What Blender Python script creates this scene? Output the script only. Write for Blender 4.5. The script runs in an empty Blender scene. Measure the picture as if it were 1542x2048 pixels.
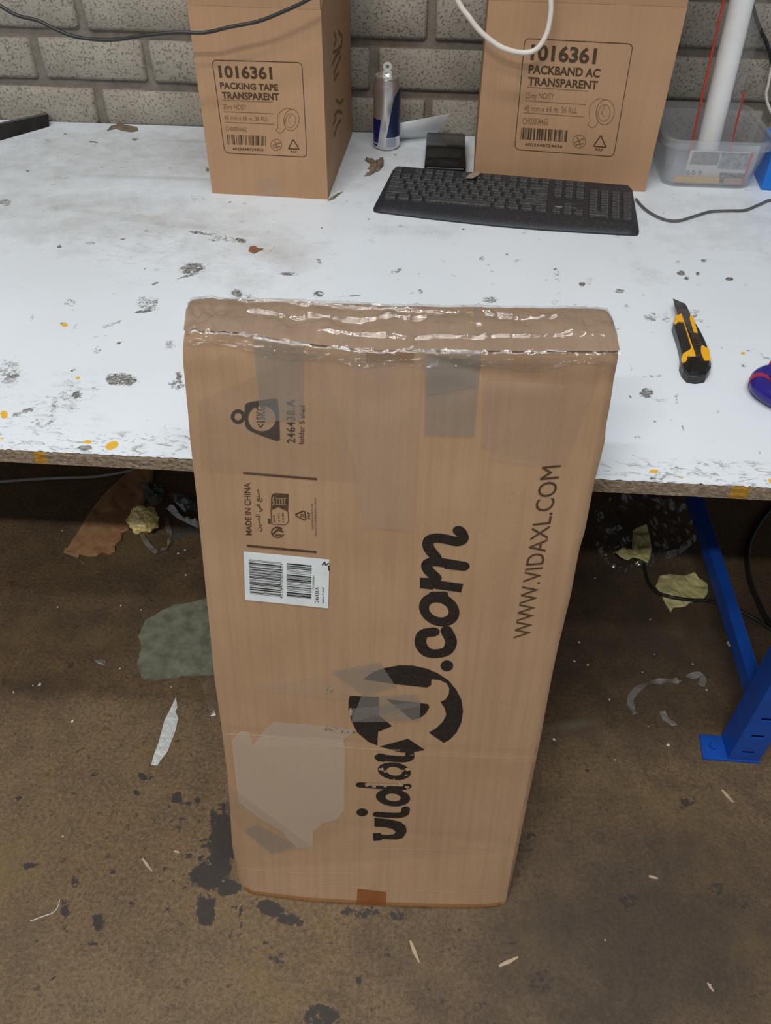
import bpy, bmesh, math, random
import numpy as np
from mathutils import Vector, Matrix, noise
from mathutils.geometry import tessellate_polygon
random.seed(7); rng = np.random.default_rng(7)
SC = bpy.context.scene
COL = SC.collection

# ------------------------------------------------------------------ camera, world, lights, exposure
F_PX, PITCH, ROLL, YAW = 1636.84, 0.7605, 0.0164, 0.0511      # focal length in pixels of a 1542x2048 frame
H = 1.265                                                     # camera height above the floor
T = 0.6594                                                    # worktop height
Y_EDGE, Y_WALL = 0.7059, 1.7845
cp, sp, cyw, syw = math.cos(PITCH), math.sin(PITCH), math.cos(YAW), math.sin(YAW)
FWD = Vector((-syw*cp, cyw*cp, -sp)); R0 = Vector((cyw, syw, 0)); U0 = R0.cross(FWD)
RGT = math.cos(ROLL)*R0 + math.sin(ROLL)*U0
UPV = -math.sin(ROLL)*R0 + math.cos(ROLL)*U0
EYE = Vector((0, 0, H))
cd = bpy.data.cameras.new('camera'); cam = bpy.data.objects.new('camera', cd); COL.objects.link(cam)
mw = Matrix.Identity(4)
for i, a in enumerate((RGT, UPV, -FWD)):
    for j in range(3): mw[j][i] = a[j]
mw.translation = EYE; cam.matrix_world = mw
cd.sensor_fit = 'VERTICAL'; cd.sensor_height = 36; cd.lens = F_PX/2048*36; cd.clip_start = .02
SC.camera = cam
W = bpy.data.worlds.new('hall'); SC.world = W; W.use_nodes = True
W.node_tree.nodes['Background'].inputs[0].default_value = (.95, .97, 1, 1)
W.node_tree.nodes['Background'].inputs[1].default_value = .24
def tube_lamp(x, y, z, energy, col, lx=1.5, ly=.12):
    l = bpy.data.lights.new('ceiling_tube', 'AREA'); l.shape = 'RECTANGLE'; l.size = lx; l.size_y = ly
    l.energy = energy; l.color = col
    o = bpy.data.objects.new('ceiling_tube', l); COL.objects.link(o); o.location = (x, y, z)
tube_lamp(-.25, .25, 3.6, 41, (.95, .98, 1), 2.4, .14)
tube_lamp(-.45, -.85, 3.6, 30, (1, .96, .91), 2.4, .12)
tube_lamp(-.9, -1.75, 3.6, 92, (1, .96, .90), 1.5, .10)
vs = SC.view_settings
vs.view_transform = 'Standard'; vs.look = 'None'; vs.gamma = 1; vs.use_curve_mapping = False; vs.exposure = -.08

# ------------------------------------------------------------------ helpers: where things stand
def ray(px, py): return FWD + RGT*((px-771)/F_PX) - UPV*((py-1024)/F_PX)
def onz(px, py, z=0.): d = ray(px, py); return EYE + d*((z-H)/d.z)
def tab(px, py, dz=0.): return onz(px, py, T+dz)
def ony(px, py, y): d = ray(px, py); return EYE + d*(y/d.y)

ROOTS = {}
def finish(o, parent=None):
    COL.objects.link(o)
    if parent is not None: o.parent = parent
    return o
def tag(o, label=None, cat=None, group=None, kind=None):
    if label: o['label'] = label
    if cat: o['category'] = cat
    if group: o['group'] = group
    if kind: o['kind'] = kind
    return o
def thing(name, label, cat, loc, rz=0., group=None):
    o = bpy.data.objects.new(name, None); o.empty_display_size = .05; COL.objects.link(o)
    o.location = loc; o.rotation_euler.z = rz
    ROOTS[o.name] = (Vector(loc), rz)
    return tag(o, label, cat, group)
def rootof(p):
    while p.parent is not None: p = p.parent
    return p
class MB:
    def __init__(s): s.v = []; s.f = []
    def add(s, vs_, fs_):
        b = len(s.v); s.v.extend([Vector(v) for v in vs_]); s.f.extend([tuple(i+b for i in f) for f in fs_]); return s
    def quad(s, a, b, c, d): return s.add([a, b, c, d], [(0, 1, 2, 3)])
    def box(s, c, d, rz=0., bev=0., M=None):
        x, y, z = [k/2 for k in d]
        if bev > 0:
            bm = bmesh.new(); bmesh.ops.create_cube(bm, size=1)
            bmesh.ops.scale(bm, vec=Vector(d), verts=bm.verts)
            bmesh.ops.bevel(bm, geom=bm.edges[:], offset=bev, segments=2, affect='EDGES', profile=.5)
            vv = [v.co.copy() for v in bm.verts]; ff = [tuple(v.index for v in f.verts) for f in bm.faces]; bm.free()
        else:
            vv = [Vector((a*x, b*y, e*z)) for a in (-1, 1) for b in (-1, 1) for e in (-1, 1)]
            ff = [(0, 1, 3, 2), (4, 6, 7, 5), (0, 4, 5, 1), (2, 3, 7, 6), (0, 2, 6, 4), (1, 5, 7, 3)]
        R = M if M is not None else Matrix.Rotation(rz, 3, 'Z')
        return s.add([R @ v + Vector(c) for v in vv], ff)
    def poly(s, pts):
        pts = [Vector(p) for p in pts]
        tri = tessellate_polygon([pts]); return s.add(pts, tri)
    def grid(s, fn, nu, nv, closed_u=False):
        P = [fn(i/nu, j/nv) for j in range(nv+1) for i in range(nu+1)]
        return s.add(P, [(j*(nu+1)+i, j*(nu+1)+i+1, (j+1)*(nu+1)+i+1, (j+1)*(nu+1)+i) for j in range(nv) for i in range(nu)])
    def lathe(s, prof, c=(0, 0, 0), n=40, a0=0., a1=2*math.pi):
        c = Vector(c); full = abs(a1-a0-2*math.pi) < 1e-6; m = n if full else n+1; P = []; Fc = []
        for r, z in prof:
            for k in range(m):
                a = a0+(a1-a0)*k/n; P.append(c+Vector((r*math.cos(a), r*math.sin(a), z)))
        for j in range(len(prof)-1):
            for k in range(n):
                k2 = (k+1) % m; Fc.append((j*m+k, j*m+k2, (j+1)*m+k2, (j+1)*m+k))
        return s.add(P, Fc)
    def tube(s, pts, r, n=8, cap=True):
        pts = [Vector(p) for p in pts]; P = []; Fc = []; prev = None
        for i, p in enumerate(pts):
            t = (pts[min(i+1, len(pts)-1)]-pts[max(i-1, 0)]).normalized()
            if prev is None: a = t.orthogonal().normalized()
            else: a = (prev-t*prev.dot(t)); a = a.normalized() if a.length > 1e-6 else t.orthogonal().normalized()
            prev = a; b = t.cross(a); rr = r[i] if isinstance(r, (list, tuple)) else r
            for k in range(n):
                g = 2*math.pi*k/n; P.append(p+a*(rr*math.cos(g))+b*(rr*math.sin(g)))
        for i in range(len(pts)-1):
            for k in range(n): Fc.append((i*n+k, i*n+(k+1) % n, (i+1)*n+(k+1) % n, (i+1)*n+k))
        if cap: Fc.append(tuple(range(n))[::-1]); Fc.append(tuple((len(pts)-1)*n+k for k in range(n)))
        return s.add(P, Fc)
    def prism(s, pts, dz):
        """outline (list of points) given a thickness dz along +z (or along a vector)"""
        pts = [Vector(p) for p in pts]; n = len(pts); d = dz if isinstance(dz, Vector) else Vector((0, 0, dz))
        tri = [tuple(t) for t in tessellate_polygon([pts])]
        Fc = list(tri)+[tuple(i+n for i in t[::-1]) for t in tri]+[(i, (i+1) % n, (i+1) % n+n, i+n) for i in range(n)]
        return s.add(pts+[p+d for p in pts], Fc)
    def build(s, name, mat, parent=None, loc=None, smooth=False, fixn=True, local=False):
        if parent is not None: L, rz = ROOTS[rootof(parent).name]
        elif loc is not None: L, rz = Vector(loc), 0.
        else:
            L = Vector((sum(v.x for v in s.v)/len(s.v), sum(v.y for v in s.v)/len(s.v), min(v.z for v in s.v))); rz = 0.
        if local: V = s.v
        else:
            R = Matrix.Rotation(-rz, 3, 'Z'); V = [R @ (v-L) for v in s.v]
        me = bpy.data.meshes.new(name); me.from_pydata([tuple(v) for v in V], [], s.f)
        if fixn:
            bm = bmesh.new(); bm.from_mesh(me); bmesh.ops.recalc_face_normals(bm, faces=bm.faces); bm.to_mesh(me); bm.free()
        if smooth: me.polygons.foreach_set('use_smooth', [True]*len(me.polygons)); me.set_sharp_from_angle(angle=.75)
        if mat is not None: me.materials.append(mat)
        o = bpy.data.objects.new(name, me); finish(o, parent)
        if parent is None: o.location = L; ROOTS[o.name] = (L, 0.)
        return o
def structure(o, label=None, cat=None): return tag(o, label, cat, kind='structure')
def catmull(P, n=8):
    P = [Vector(p) for p in P]; Q = [P[0]*2-P[1]]+P+[P[-1]*2-P[-2]]; out = []
    for i in range(1, len(Q)-2):
        for k in range(n):
            t = k/n; a, b, c, d = Q[i-1:i+3]
            out.append(.5*((2*b)+(c-a)*t+(2*a-5*b+4*c-d)*t*t+(3*b-a-3*c+d)*t**3))
    out.append(P[-1]); return out

# ------------------------------------------------------------------ materials
def newmat(name):
    m = bpy.data.materials.new(name); m.use_nodes = True; nt = m.node_tree
    return m, nt, nt.nodes['Principled BSDF']
def N(nt, t, **k):
    n = nt.nodes.new(t)
    for a, b in k.items(): setattr(n, a, b)
    return n
def coord(nt, scale=(1, 1, 1), use='Object'):
    tc = N(nt, 'ShaderNodeTexCoord'); mp = N(nt, 'ShaderNodeMapping'); mp.inputs['Scale'].default_value = scale
    nt.links.new(tc.outputs[use], mp.inputs[0]); return mp.outputs[0]
def nz(nt, vec, scale, detail=4, rough=.55, dist=0.):
    n = N(nt, 'ShaderNodeTexNoise'); n.inputs['Scale'].default_value = scale; n.inputs['Detail'].default_value = detail
    n.inputs['Roughness'].default_value = rough; n.inputs['Distortion'].default_value = dist
    nt.links.new(vec, n.inputs['Vector']); return n.outputs['Fac']
def ramp(nt, fac, a, b):
    r = N(nt, 'ShaderNodeMapRange'); r.inputs['From Min'].default_value = a; r.inputs['From Max'].default_value = b
    r.clamp = True; nt.links.new(fac, r.inputs['Value']); return r.outputs[0]
def mth(nt, op, a, b=None):
    n = N(nt, 'ShaderNodeMath', operation=op)
    for i, x in enumerate((a, b)):
        if x is None: continue
        if isinstance(x, (int, float)): n.inputs[i].default_value = x
        else: nt.links.new(x, n.inputs[i])
    return n.outputs[0]
def mix(nt, fac, a, b):
    n = N(nt, 'ShaderNodeMix', data_type='RGBA')
    for i, x in ((0, fac), (6, a), (7, b)):
        if isinstance(x, (int, float)): n.inputs[i].default_value = x
        elif isinstance(x, tuple): n.inputs[i].default_value = (*x, 1)
        else: nt.links.new(x, n.inputs[i])
    return n.outputs[2]
def bump(nt, bsdf, h, strength, dist=.001):
    b = N(nt, 'ShaderNodeBump'); b.inputs['Strength'].default_value = strength; b.inputs['Distance'].default_value = dist
    nt.links.new(h, b.inputs['Height']); nt.links.new(b.outputs[0], bsdf.inputs['Normal'])
def attr(nt, name):
    a = N(nt, 'ShaderNodeAttribute'); a.attribute_name = name; return a.outputs['Fac']
def pmat(name, c1, c2=None, scale=60, rough=.55, metal=0., bmp=0., bscale=None, bdist=.001, alpha=1., coat=0., use='Object', spec=.5, lo=.35, hi=.65):
    m, nt, b = newmat(name); v = coord(nt, use=use)
    c = mix(nt, ramp(nt, nz(nt, v, scale), lo, hi), c1, c2 or tuple(k*.85 for k in c1))
    nt.links.new(c, b.inputs['Base Color']); b.inputs['Roughness'].default_value = rough; b.inputs['Metallic'].default_value = metal
    b.inputs['Alpha'].default_value = alpha; b.inputs['Coat Weight'].default_value = coat; b.inputs['Specular IOR Level'].default_value = spec
    if bmp: bump(nt, b, nz(nt, v, bscale or scale), bmp, bdist)
    return m
def card_mat(name, c1, c2, flute=(300, 1, 1), fs=1.):
    m, nt, b = newmat(name); v = coord(nt)
    w = nz(nt, coord(nt, (140, 4, 4)), 1., 3); g = nz(nt, v, 9, 5); s = nz(nt, v, 420, 2)
    c = mix(nt, ramp(nt, g, .3, .7), c1, c2)
    c = mix(nt, mth(nt, 'MULTIPLY', ramp(nt, w, .42, .62), .22*fs), c, tuple(k*.72 for k in c2))
    c = mix(nt, mth(nt, 'MULTIPLY', ramp(nt, s, .6, .75), .35), c, tuple(k*.6 for k in c2))
    nt.links.new(c, b.inputs['Base Color']); b.inputs['Roughness'].default_value = .62; b.inputs['Specular IOR Level'].default_value = .25
    bump(nt, b, mth(nt, 'ADD', w, mth(nt, 'MULTIPLY', s, .3)), .12, .0006)
    return m
def film_mat(name, tint=(.94, .94, .93), milk=.06, milkc=(.5, .47, .43), rough=.06, wr=25, bs=.5, edge=.75, refl=.05):
    """clear plastic film: see-through, glossy, a touch milky"""
    m = bpy.data.materials.new(name); m.use_nodes = True; nt = m.node_tree; nt.nodes.clear()
    out = N(nt, 'ShaderNodeOutputMaterial'); tr = N(nt, 'ShaderNodeBsdfTransparent'); gl = N(nt, 'ShaderNodeBsdfGlossy'); df = N(nt, 'ShaderNodeBsdfDiffuse')
    tr.inputs[0].default_value = (*tint, 1); gl.inputs['Roughness'].default_value = rough; df.inputs[0].default_value = (*milkc, 1)
    v = coord(nt); h = mth(nt, 'ADD', nz(nt, v, wr, 5, .6, .6), mth(nt, 'MULTIPLY', nz(nt, v, wr*5, 3), .25))
    b = N(nt, 'ShaderNodeBump'); b.inputs['Strength'].default_value = bs; b.inputs['Distance'].default_value = .004
    nt.links.new(h, b.inputs['Height'])
    for s_ in (gl, df): nt.links.new(b.outputs[0], s_.inputs['Normal'])
    lw = N(nt, 'ShaderNodeLayerWeight'); lw.inputs[0].default_value = .5; nt.links.new(b.outputs[0], lw.inputs['Normal'])
    fa = mth(nt, 'ADD', mth(nt, 'MULTIPLY', mth(nt, 'POWER', lw.outputs['Facing'], 4.), edge), refl)
    m1 = N(nt, 'ShaderNodeMixShader'); m1.inputs[0].default_value = milk; nt.links.new(tr.outputs[0], m1.inputs[1]); nt.links.new(df.outputs[0], m1.inputs[2])
    m2 = N(nt, 'ShaderNodeMixShader'); nt.links.new(fa, m2.inputs[0]); nt.links.new(m1.outputs[0], m2.inputs[1]); nt.links.new(gl.outputs[0], m2.inputs[2])
    nt.links.new(m2.outputs[0], out.inputs[0]); return m

CARD = card_mat('kraft_board', (.40, .262, .160), (.345, .222, .130))
CARD2 = card_mat('kraft_board_cartons', (.43, .262, .150), (.38, .228, .128), fs=.6)
CARDIN = pmat('kraft_edge', (.30, .19, .11), (.22, .14, .08), 200, .8)
INK = pmat('black_print', (.018, .014, .012), (.03, .022, .018), 250, .6, spec=.2)
INKB = pmat('brown_print', (.055, .032, .018), (.09, .055, .03), 300, .7, spec=.2)
INKF = pmat('faint_print', (.15, .085, .045), (.19, .11, .06), 300, .7, spec=.2)
PAPER = pmat('white_paper', (.72, .75, .77), (.66, .69, .71), 30, .6, bmp=.1, bscale=80)
LABELW = pmat('white_label', (.66, .72, .74), (.60, .66, .69), 40, .5)
MAT_BLACK = pmat('black_plastic', (.012, .012, .013), (.022, .022, .022), 40, .35)
GLOSSY_BLACK = pmat('gloss_black_plastic', (.006, .006, .006), (.009, .009, .009), 20, .12)
KEYM = pmat('dusty_key_plastic', (.030, .031, .034), (.085, .083, .080), 260, .5, bmp=.2, bscale=500, bdist=.0004, lo=.45, hi=.75)
KBODY = pmat('dusty_keyboard_shell', (.016, .018, .023), (.045, .046, .05), 300, .42, bmp=.2, bscale=600, bdist=.0003, lo=.5, hi=.8)
LEG_PR = pmat('grey_key_print', (.30, .30, .29), (.2, .2, .2), 300, .6)
YEL = pmat('yellow_plastic', (.85, .43, .015), (.80, .38, .012), 30, .35)
BLADE = pmat('dull_steel', (.20, .19, .18), (.12, .115, .11), 60, .38, metal=.8)
BLUE = pmat('blue_powder_coat', (.006, .075, .42), (.008, .06, .33), 14, .42, bmp=.08, bscale=120)
BLUEB = pmat('blue_carton_print', (.005, .17, .62), (.005, .15, .56), 20, .45)
DARKHOLE = pmat('dark_void', (.004, .004, .008), (.006, .006, .01), 20, .8)
ALU = pmat('brushed_aluminium', (.74, .72, .72), (.68, .66, .67), 20, .30, metal=.9)
ALUT = pmat('bare_aluminium', (.86, .86, .84), (.8, .8, .78), 40, .25, metal=.85)
CANBLUE = pmat('can_blue_ink', (.012, .016, .16), (.014, .02, .18), 20, .25, metal=.4)
CANNAVY = pmat('can_navy_ink', (.03, .045, .13), (.06, .08, .19), 12, .25, metal=.6)
CANTEXT = pmat('can_pale_ink', (.42, .50, .62), (.36, .44, .58), 60, .3, metal=.4)
FILM = film_mat('clear_film', (.97, .97, .965), .03, (.5, .47, .43), .05, 40, .45, .75, .09)
FILMT = film_mat('clear_tape', (.985, .98, .975), .06, (.64, .52, .42), .07, 30, .35, .75, .04)
TAPEG = film_mat('milky_tape', (.90, .90, .89), .24, (.42, .40, .365), .16, 22, .18)
TAPEB = film_mat('pale_tape', (.985, .98, .975), .12, (.68, .54, .42), .2, 22, .15, .75, .03)
GHOST = film_mat('label_residue', (.96, .96, .96), .42, (.66, .55, .45), .35, 20, .1)
BROWNT = pmat('brown_tape', (.27, .135, .045), (.23, .11, .035), 60, .3)
BROWNT2 = pmat('orange_brown_tape', (.24, .085, .025), (.20, .07, .02), 60, .3)
BINM = film_mat('translucent_polypropylene', (.93, .94, .95), .13, (.74, .76, .80), .25, 30, .05)
SLEEVE = film_mat('sleeve_film', (.975, .975, .97), .035, (.7, .7, .68), .08, 30, .4)
ROLLW = pmat('white_roll', (.86, .87, .88), (.82, .83, .84), 15, .3)
RED = pmat('red_strip', (.62, .045, .02), (.55, .035, .015), 50, .4)
WCORD = pmat('off_white_cord', (.72, .67, .60), (.66, .61, .54), 50, .5)
GCORD = pmat('grey_cord', (.42, .41, .40), (.36, .35, .34), 50, .5)
BCORD = pmat('black_cord', (.012, .011, .011), (.02, .018, .018), 50, .45)
DCORD = pmat('dark_grey_cord', (.11, .11, .11), (.08, .08, .08), 50, .45)
LEAF = pmat('dry_brown_scrap', (.22, .16, .105), (.13, .09, .06), 90, .8)
KSCRAP = pmat('brown_board_scrap', (.25, .11, .05), (.2, .085, .04), 90, .8)
YPAPER = pmat('yellow_note_paper', (.60, .56, .27), (.52, .47, .20), 40, .75, bmp=.15, bscale=60, bdist=.002)
PALEYEL = pmat('pale_yellow_paper', (.55, .54, .36), (.50, .48, .30), 40, .75)
GOLD = pmat('crumpled_yellow_film', (.95, .84, .42), (.74, .55, .12), 25, .32, bmp=.25, bscale=60, bdist=.002)
WCRUMB = pmat('white_crumb', (.66, .64, .60), (.5, .48, .44), 200, .7)
WOODC = pmat('pale_wood_sliver', (.46, .36, .24), (.38, .29, .19), 200, .7)
PURPLE = pmat('purple_blue_plastic', (.022, .014, .20), (.018, .012, .17), 30, .22)
MAGENTA = pmat('crimson_rubber', (.36, .02, .07), (.30, .018, .06), 30, .4)

# brick and mortar
m, nt, b = newmat('pitted_concrete_brick'); tc = N(nt, 'ShaderNodeTexCoord'); oi = N(nt, 'ShaderNodeObjectInfo')
va = N(nt, 'ShaderNodeVectorMath', operation='ADD'); cr = N(nt, 'ShaderNodeCombineXYZ')
for i in range(3): nt.links.new(mth(nt, 'MULTIPLY', oi.outputs['Random'], 7.3+i*3.1), cr.inputs[i])
nt.links.new(tc.outputs['Object'], va.inputs[0]); nt.links.new(cr.outputs[0], va.inputs[1]); v = va.outputs[0]
pit = ramp(nt, nz(nt, v, 190, 3, .6), .55, .70); fine = nz(nt, v, 320, 3); big = nz(nt, v, 14, 3)
c = mix(nt, ramp(nt, big, .3, .7), (.30, .273, .232), (.385, .352, .302)); c = mix(nt, mth(nt, 'MULTIPLY', ramp(nt, fine, .45, .7), .45), c, (.27, .24, .19))
c = mix(nt, mth(nt, 'MULTIPLY', pit, .62), c, (.12, .105, .085))
nt.links.new(c, b.inputs['Base Color']); b.inputs['Roughness'].default_value = .95; b.inputs['Specular IOR Level'].default_value = .1
bump(nt, b, mth(nt, 'SUBTRACT', mth(nt, 'MULTIPLY', fine, .5), pit), .7, .003); BRICK = m
MORTAR = pmat('grey_mortar', (.235, .21, .18), (.175, .155, .13), 40, .95, bmp=.5, bscale=160, bdist=.003, spec=.1)

# floor
m, nt, b = newmat('stained_concrete'); v = coord(nt)
big = nz(nt, v, 2.6, 4); mid = nz(nt, v, 16, 5, .6); fine = nz(nt, v, 150, 4, .65); vor = nz(nt, v, 55, 4, .7, .4)
c = mix(nt, ramp(nt, big, .35, .65), (.158, .100, .050), (.172, .118, .066))
c = mix(nt, mth(nt, 'MULTIPLY', ramp(nt, mid, .42, .68), .55), c, (.092, .064, .040))
c = mix(nt, mth(nt, 'MULTIPLY', ramp(nt, fine, .48, .66), .6), c, (.070, .049, .030))
c = mix(nt, mth(nt, 'MULTIPLY', ramp(nt, fine, .48, .30), .45), c, (.25, .180, .110))
c = mix(nt, mth(nt, 'MULTIPLY', ramp(nt, vor, .60, .68), .7), c, (.045, .033, .024))
c = mix(nt, mth(nt, 'MULTIPLY', ramp(nt, nz(nt, v, 300, 3, .7), .57, .66), .55), c, (.04, .028, .018))
c = mix(nt, mth(nt, 'MULTIPLY', ramp(nt, nz(nt, v, 7, 5, .65), .52, .66), .4), c, (.20, .135, .055))
st = mth(nt, 'ADD', attr(nt, 'stain'), mth(nt, 'MULTIPLY', mth(nt, 'SUBTRACT', nz(nt, v, 75, 8, .72), .5), 2.3))
c = mix(nt, mth(nt, 'MULTIPLY', ramp(nt, st, .45, .60), .86), c, mix(nt, ramp(nt, fine, .4, .7), (.022, .020, .021), (.040, .037, .037)))
dk = mth(nt, 'ADD', attr(nt, 'dark_area'), mth(nt, 'MULTIPLY', mth(nt, 'SUBTRACT', mid, .5), .8))
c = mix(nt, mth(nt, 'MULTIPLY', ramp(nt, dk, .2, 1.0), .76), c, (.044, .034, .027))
pl = mth(nt, 'ADD', attr(nt, 'pale'), mth(nt, 'MULTIPLY', mth(nt, 'SUBTRACT', fine, .5), 1.6))
c = mix(nt, mth(nt, 'MULTIPLY', ramp(nt, pl, .35, .9), .5), c, (.20, .21, .17))
nt.links.new(c, b.inputs['Base Color']); b.inputs['Roughness'].default_value = .62; b.inputs['Specular IOR Level'].default_value = .3
bump(nt, b, mth(nt, 'ADD', mid, mth(nt, 'MULTIPLY', fine, .4)), .35, .002); FLOORM = m

# white laminate worktop
m, nt, b = newmat('worn_white_laminate'); v = coord(nt)
n1 = nz(nt, v, 190, 8, .75); n2 = nz(nt, v, 28, 5, .6); n3 = nz(nt, coord(nt, (30, 120, 1)), 1., 4)
c = mix(nt, ramp(nt, nz(nt, v, 4, 4), .35, .7), (.715, .77, .825), (.675, .72, .765))
c = mix(nt, mth(nt, 'MULTIPLY', ramp(nt, mth(nt, 'ADD', attr(nt, 'dust'), mth(nt, 'MULTIPLY', mth(nt, 'SUBTRACT', n2, .5), 1.1)), .22, 1.0), .72), c, (.38, .365, .33))
sc_ = mth(nt, 'MULTIPLY', attr(nt, 'scuff'), ramp(nt, nz(nt, coord(nt, (45, 110, 1)), 1., 6, .75, 1.2), .53, .62))
c = mix(nt, mth(nt, 'MULTIPLY', sc_, .75), c, (.20, .195, .18))
spk = ramp(nt, nz(nt, v, 42, 3, .6), .70, .76); c = mix(nt, mth(nt, 'MULTIPLY', spk, .5), c, (.25, .24, .22))
rs = mth(nt, 'ADD', attr(nt, 'residue'), mth(nt, 'MULTIPLY', mth(nt, 'SUBTRACT', n1, .5), 3.4))
c = mix(nt, mth(nt, 'MULTIPLY', ramp(nt, rs, .44, .62), mth(nt, 'MINIMUM', mth(nt, 'MULTIPLY', attr(nt, 'residue'), 1.5), .95)), c, mix(nt, ramp(nt, nz(nt, v, 210, 5, .7), .40, .62), (.030, .029, .026), (.34, .33, .30)))
ye_ = mth(nt, 'ADD', attr(nt, 'paint'), mth(nt, 'MULTIPLY', mth(nt, 'SUBTRACT', n1, .5), .8))
c = mix(nt, ramp(nt, ye_, .42, .6), c, (.72, .42, .04))
nt.links.new(c, b.inputs['Base Color']); b.inputs['Roughness'].default_value = .38; b.inputs['Specular IOR Level'].default_value = .4
LAMIN = m
m, nt, b = newmat('raw_particle_board'); v = coord(nt); w1 = nz(nt, coord(nt, (120, 120, 260)), 1., 4, .7); w2 = nz(nt, v, 500, 2)
c = mix(nt, ramp(nt, w1, .35, .65), (.135, .095, .062), (.34, .27, .20)); c = mix(nt, mth(nt, 'MULTIPLY', ramp(nt, w2, .6, .7), .5), c, (.5, .43, .34))
ye_ = attr(nt, 'paint'); c = mix(nt, ramp(nt, ye_, .4, .6), c, (.38, .20, .02))
nt.links.new(c, b.inputs['Base Color']); b.inputs['Roughness'].default_value = .9; bump(nt, b, w1, .8, .003); CHIP = m
PATCHM = pmat('green_grey_screed', (.23, .24, .175), (.13, .135, .10), 45, .8, bmp=.4, bscale=90, bdist=.002)

# ------------------------------------------------------------------ 2-D stain and tone fields in world metres
def ellipse_field(X, Y, blobs, fn, soft=.45):
    """blobs: (px, py, rx, ry, angle_deg, strength) measured on the photo and laid out in metres on the surface"""
    A = np.zeros_like(X)
    for px, py, rx, ry, ang, s in blobs:
        c = fn(px, py); ca, sa = math.cos(math.radians(ang)), math.sin(math.radians(ang))
        a = fn(px+rx*ca, py+rx*sa)-c; b_ = fn(px-ry*sa, py+ry*ca)-c
        det = a.x*b_.y-a.y*b_.x
        if abs(det) < 1e-12: continue
        dx, dy = X-c.x, Y-c.y
        p = (dx*b_.y-dy*b_.x)/det; q = (a.x*dy-a.y*dx)/det
        r = np.sqrt(p*p+q*q)
        A = np.maximum(A, s*np.clip((1+soft-r)/(2*soft), 0, 1))
    return A
def set_attr(me, name, vals):
    a = me.attributes.new(name, 'FLOAT', 'POINT'); a.data.foreach_set('value', np.asarray(vals, dtype=np.float32).ravel())
def axis(a, b, fa, fb, fine, coarse):
    """coordinates a..b, spaced fine between fa and fb, coarse elsewhere"""
    out = list(np.arange(a, fa, coarse))+list(np.arange(fa, fb, fine))+list(np.arange(fb, b, coarse))+[b]
    return np.array(out)

# ------------------------------------------------------------------ floor
xs = axis(-3, 3, -.95, .95, .0046, .2); ys = axis(-2.5, 1.83, .25, 1.0, .0046, .2)
X, Y = np.meshgrid(xs, ys); nx, ny = len(xs), len(ys)
me = bpy.data.meshes.new('floor')
idx = np.arange(nx*ny).reshape(ny, nx)
me.from_pydata(np.stack([X.ravel(), Y.ravel(), np.zeros(nx*ny)], 1).tolist(), [], np.stack([idx[:-1, :-1], idx[:-1, 1:], idx[1:, 1:], idx[1:, :-1]], -1).reshape(-1, 4).tolist())
stains = [(442, 1695, 26, 75, 0, 1), (414, 1752, 34, 26, 0, 1), (412, 1822, 20, 38, 0, .95), (455, 1775, 26, 16, 0, 1), (428, 1635, 10, 18, 0, .8), (470, 1650, 40, 60, 0, .9),
 (540, 1816, 32, 16, 15, 1), (580, 1840, 32, 12, 10, .9), (556, 1915, 30, 20, 20, .5), (645, 2032, 38, 28, 0, .8), (722, 1824, 60, 12, 0, .6), (795, 1828, 22, 14, 0, .65), (718, 1960, 8, 10, 0, .8), (780, 1917, 16, 22, 0, .45),
 (58, 1732, 18, 8, -10, .72), (130, 1815, 13, 24, 0, .66), (196, 1844, 14, 20, 0, .72), (150, 1764, 13, 14, 0, .6), (187, 1548, 9, 7, 20, .72), (288, 1554, 16, 8, 20, .8), (354, 1595, 12, 16, 30, .8), (37, 1595, 9, 8, 0, .55), (190, 1888, 18, 8, 0, .6), (225, 1885, 10, 6, 0, .6),
 (106, 1957, 5, 5, 0, .85), (482, 1830, 4, 36, 0, .7), (460, 1870, 3, 14, 0, .6), (225, 1745, 7, 6, 0, .7), (395, 1600, 6, 8, 0, .8), (400, 1640, 5, 4, 0, .8), (372, 1705, 5, 4, 0, .8), (405, 1680, 5, 6, 0, .8), (130, 1860, 8, 7, 0, .6), (85, 1840, 9, 5, 0, .5), (180, 1515, 14, 4, 30, .55), (305, 1920, 5, 10, 30, .55),
 (1374, 1605, 20, 16, -30, .6), (1260, 1802, 24, 22, 0, .52), (1430, 1775, 30, 18, 0, .5), (1470, 1810, 34, 16, 0, .48), (1078, 1969, 28, 24, 0, .5), (1177, 1540, 9, 8, 0, .5), (1060, 1670, 14, 10, 0, .55), (1085, 1945, 22, 10, 0, .55), (1380, 1915, 6, 8, 0, .6), (1260, 1740, 16, 8, 0, .4), (920, 1860, 9, 8, 0, .6), (970, 2010, 22, 12, 0, .4)]
rs_ = random.Random(3)
for k in range(130):                                                # small splashes round the big oil stain and over the floor
    if k < 60: q = (430+rs_.gauss(-45, 60), 1690+rs_.gauss(0, 95))
    else: q = (rs_.uniform(0, 1100), rs_.uniform(1480, 2040))
    r_ = rs_.uniform(2.0, 5.5); stains.append((q[0], q[1], r_*rs_.uniform(.8, 2), r_, rs_.uniform(-40, 40), rs_.uniform(.55, .85)))
set_attr(me, 'stain', ellipse_field(X, Y, stains, onz))
set_attr(me, 'pale', ellipse_field(X, Y, [(1158, 1448, 48, 12, -8, .75), (60, 1900, 160, 130, 0, .25), (50, 1720, 120, 60, 0, .25)], onz, .8))
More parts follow.
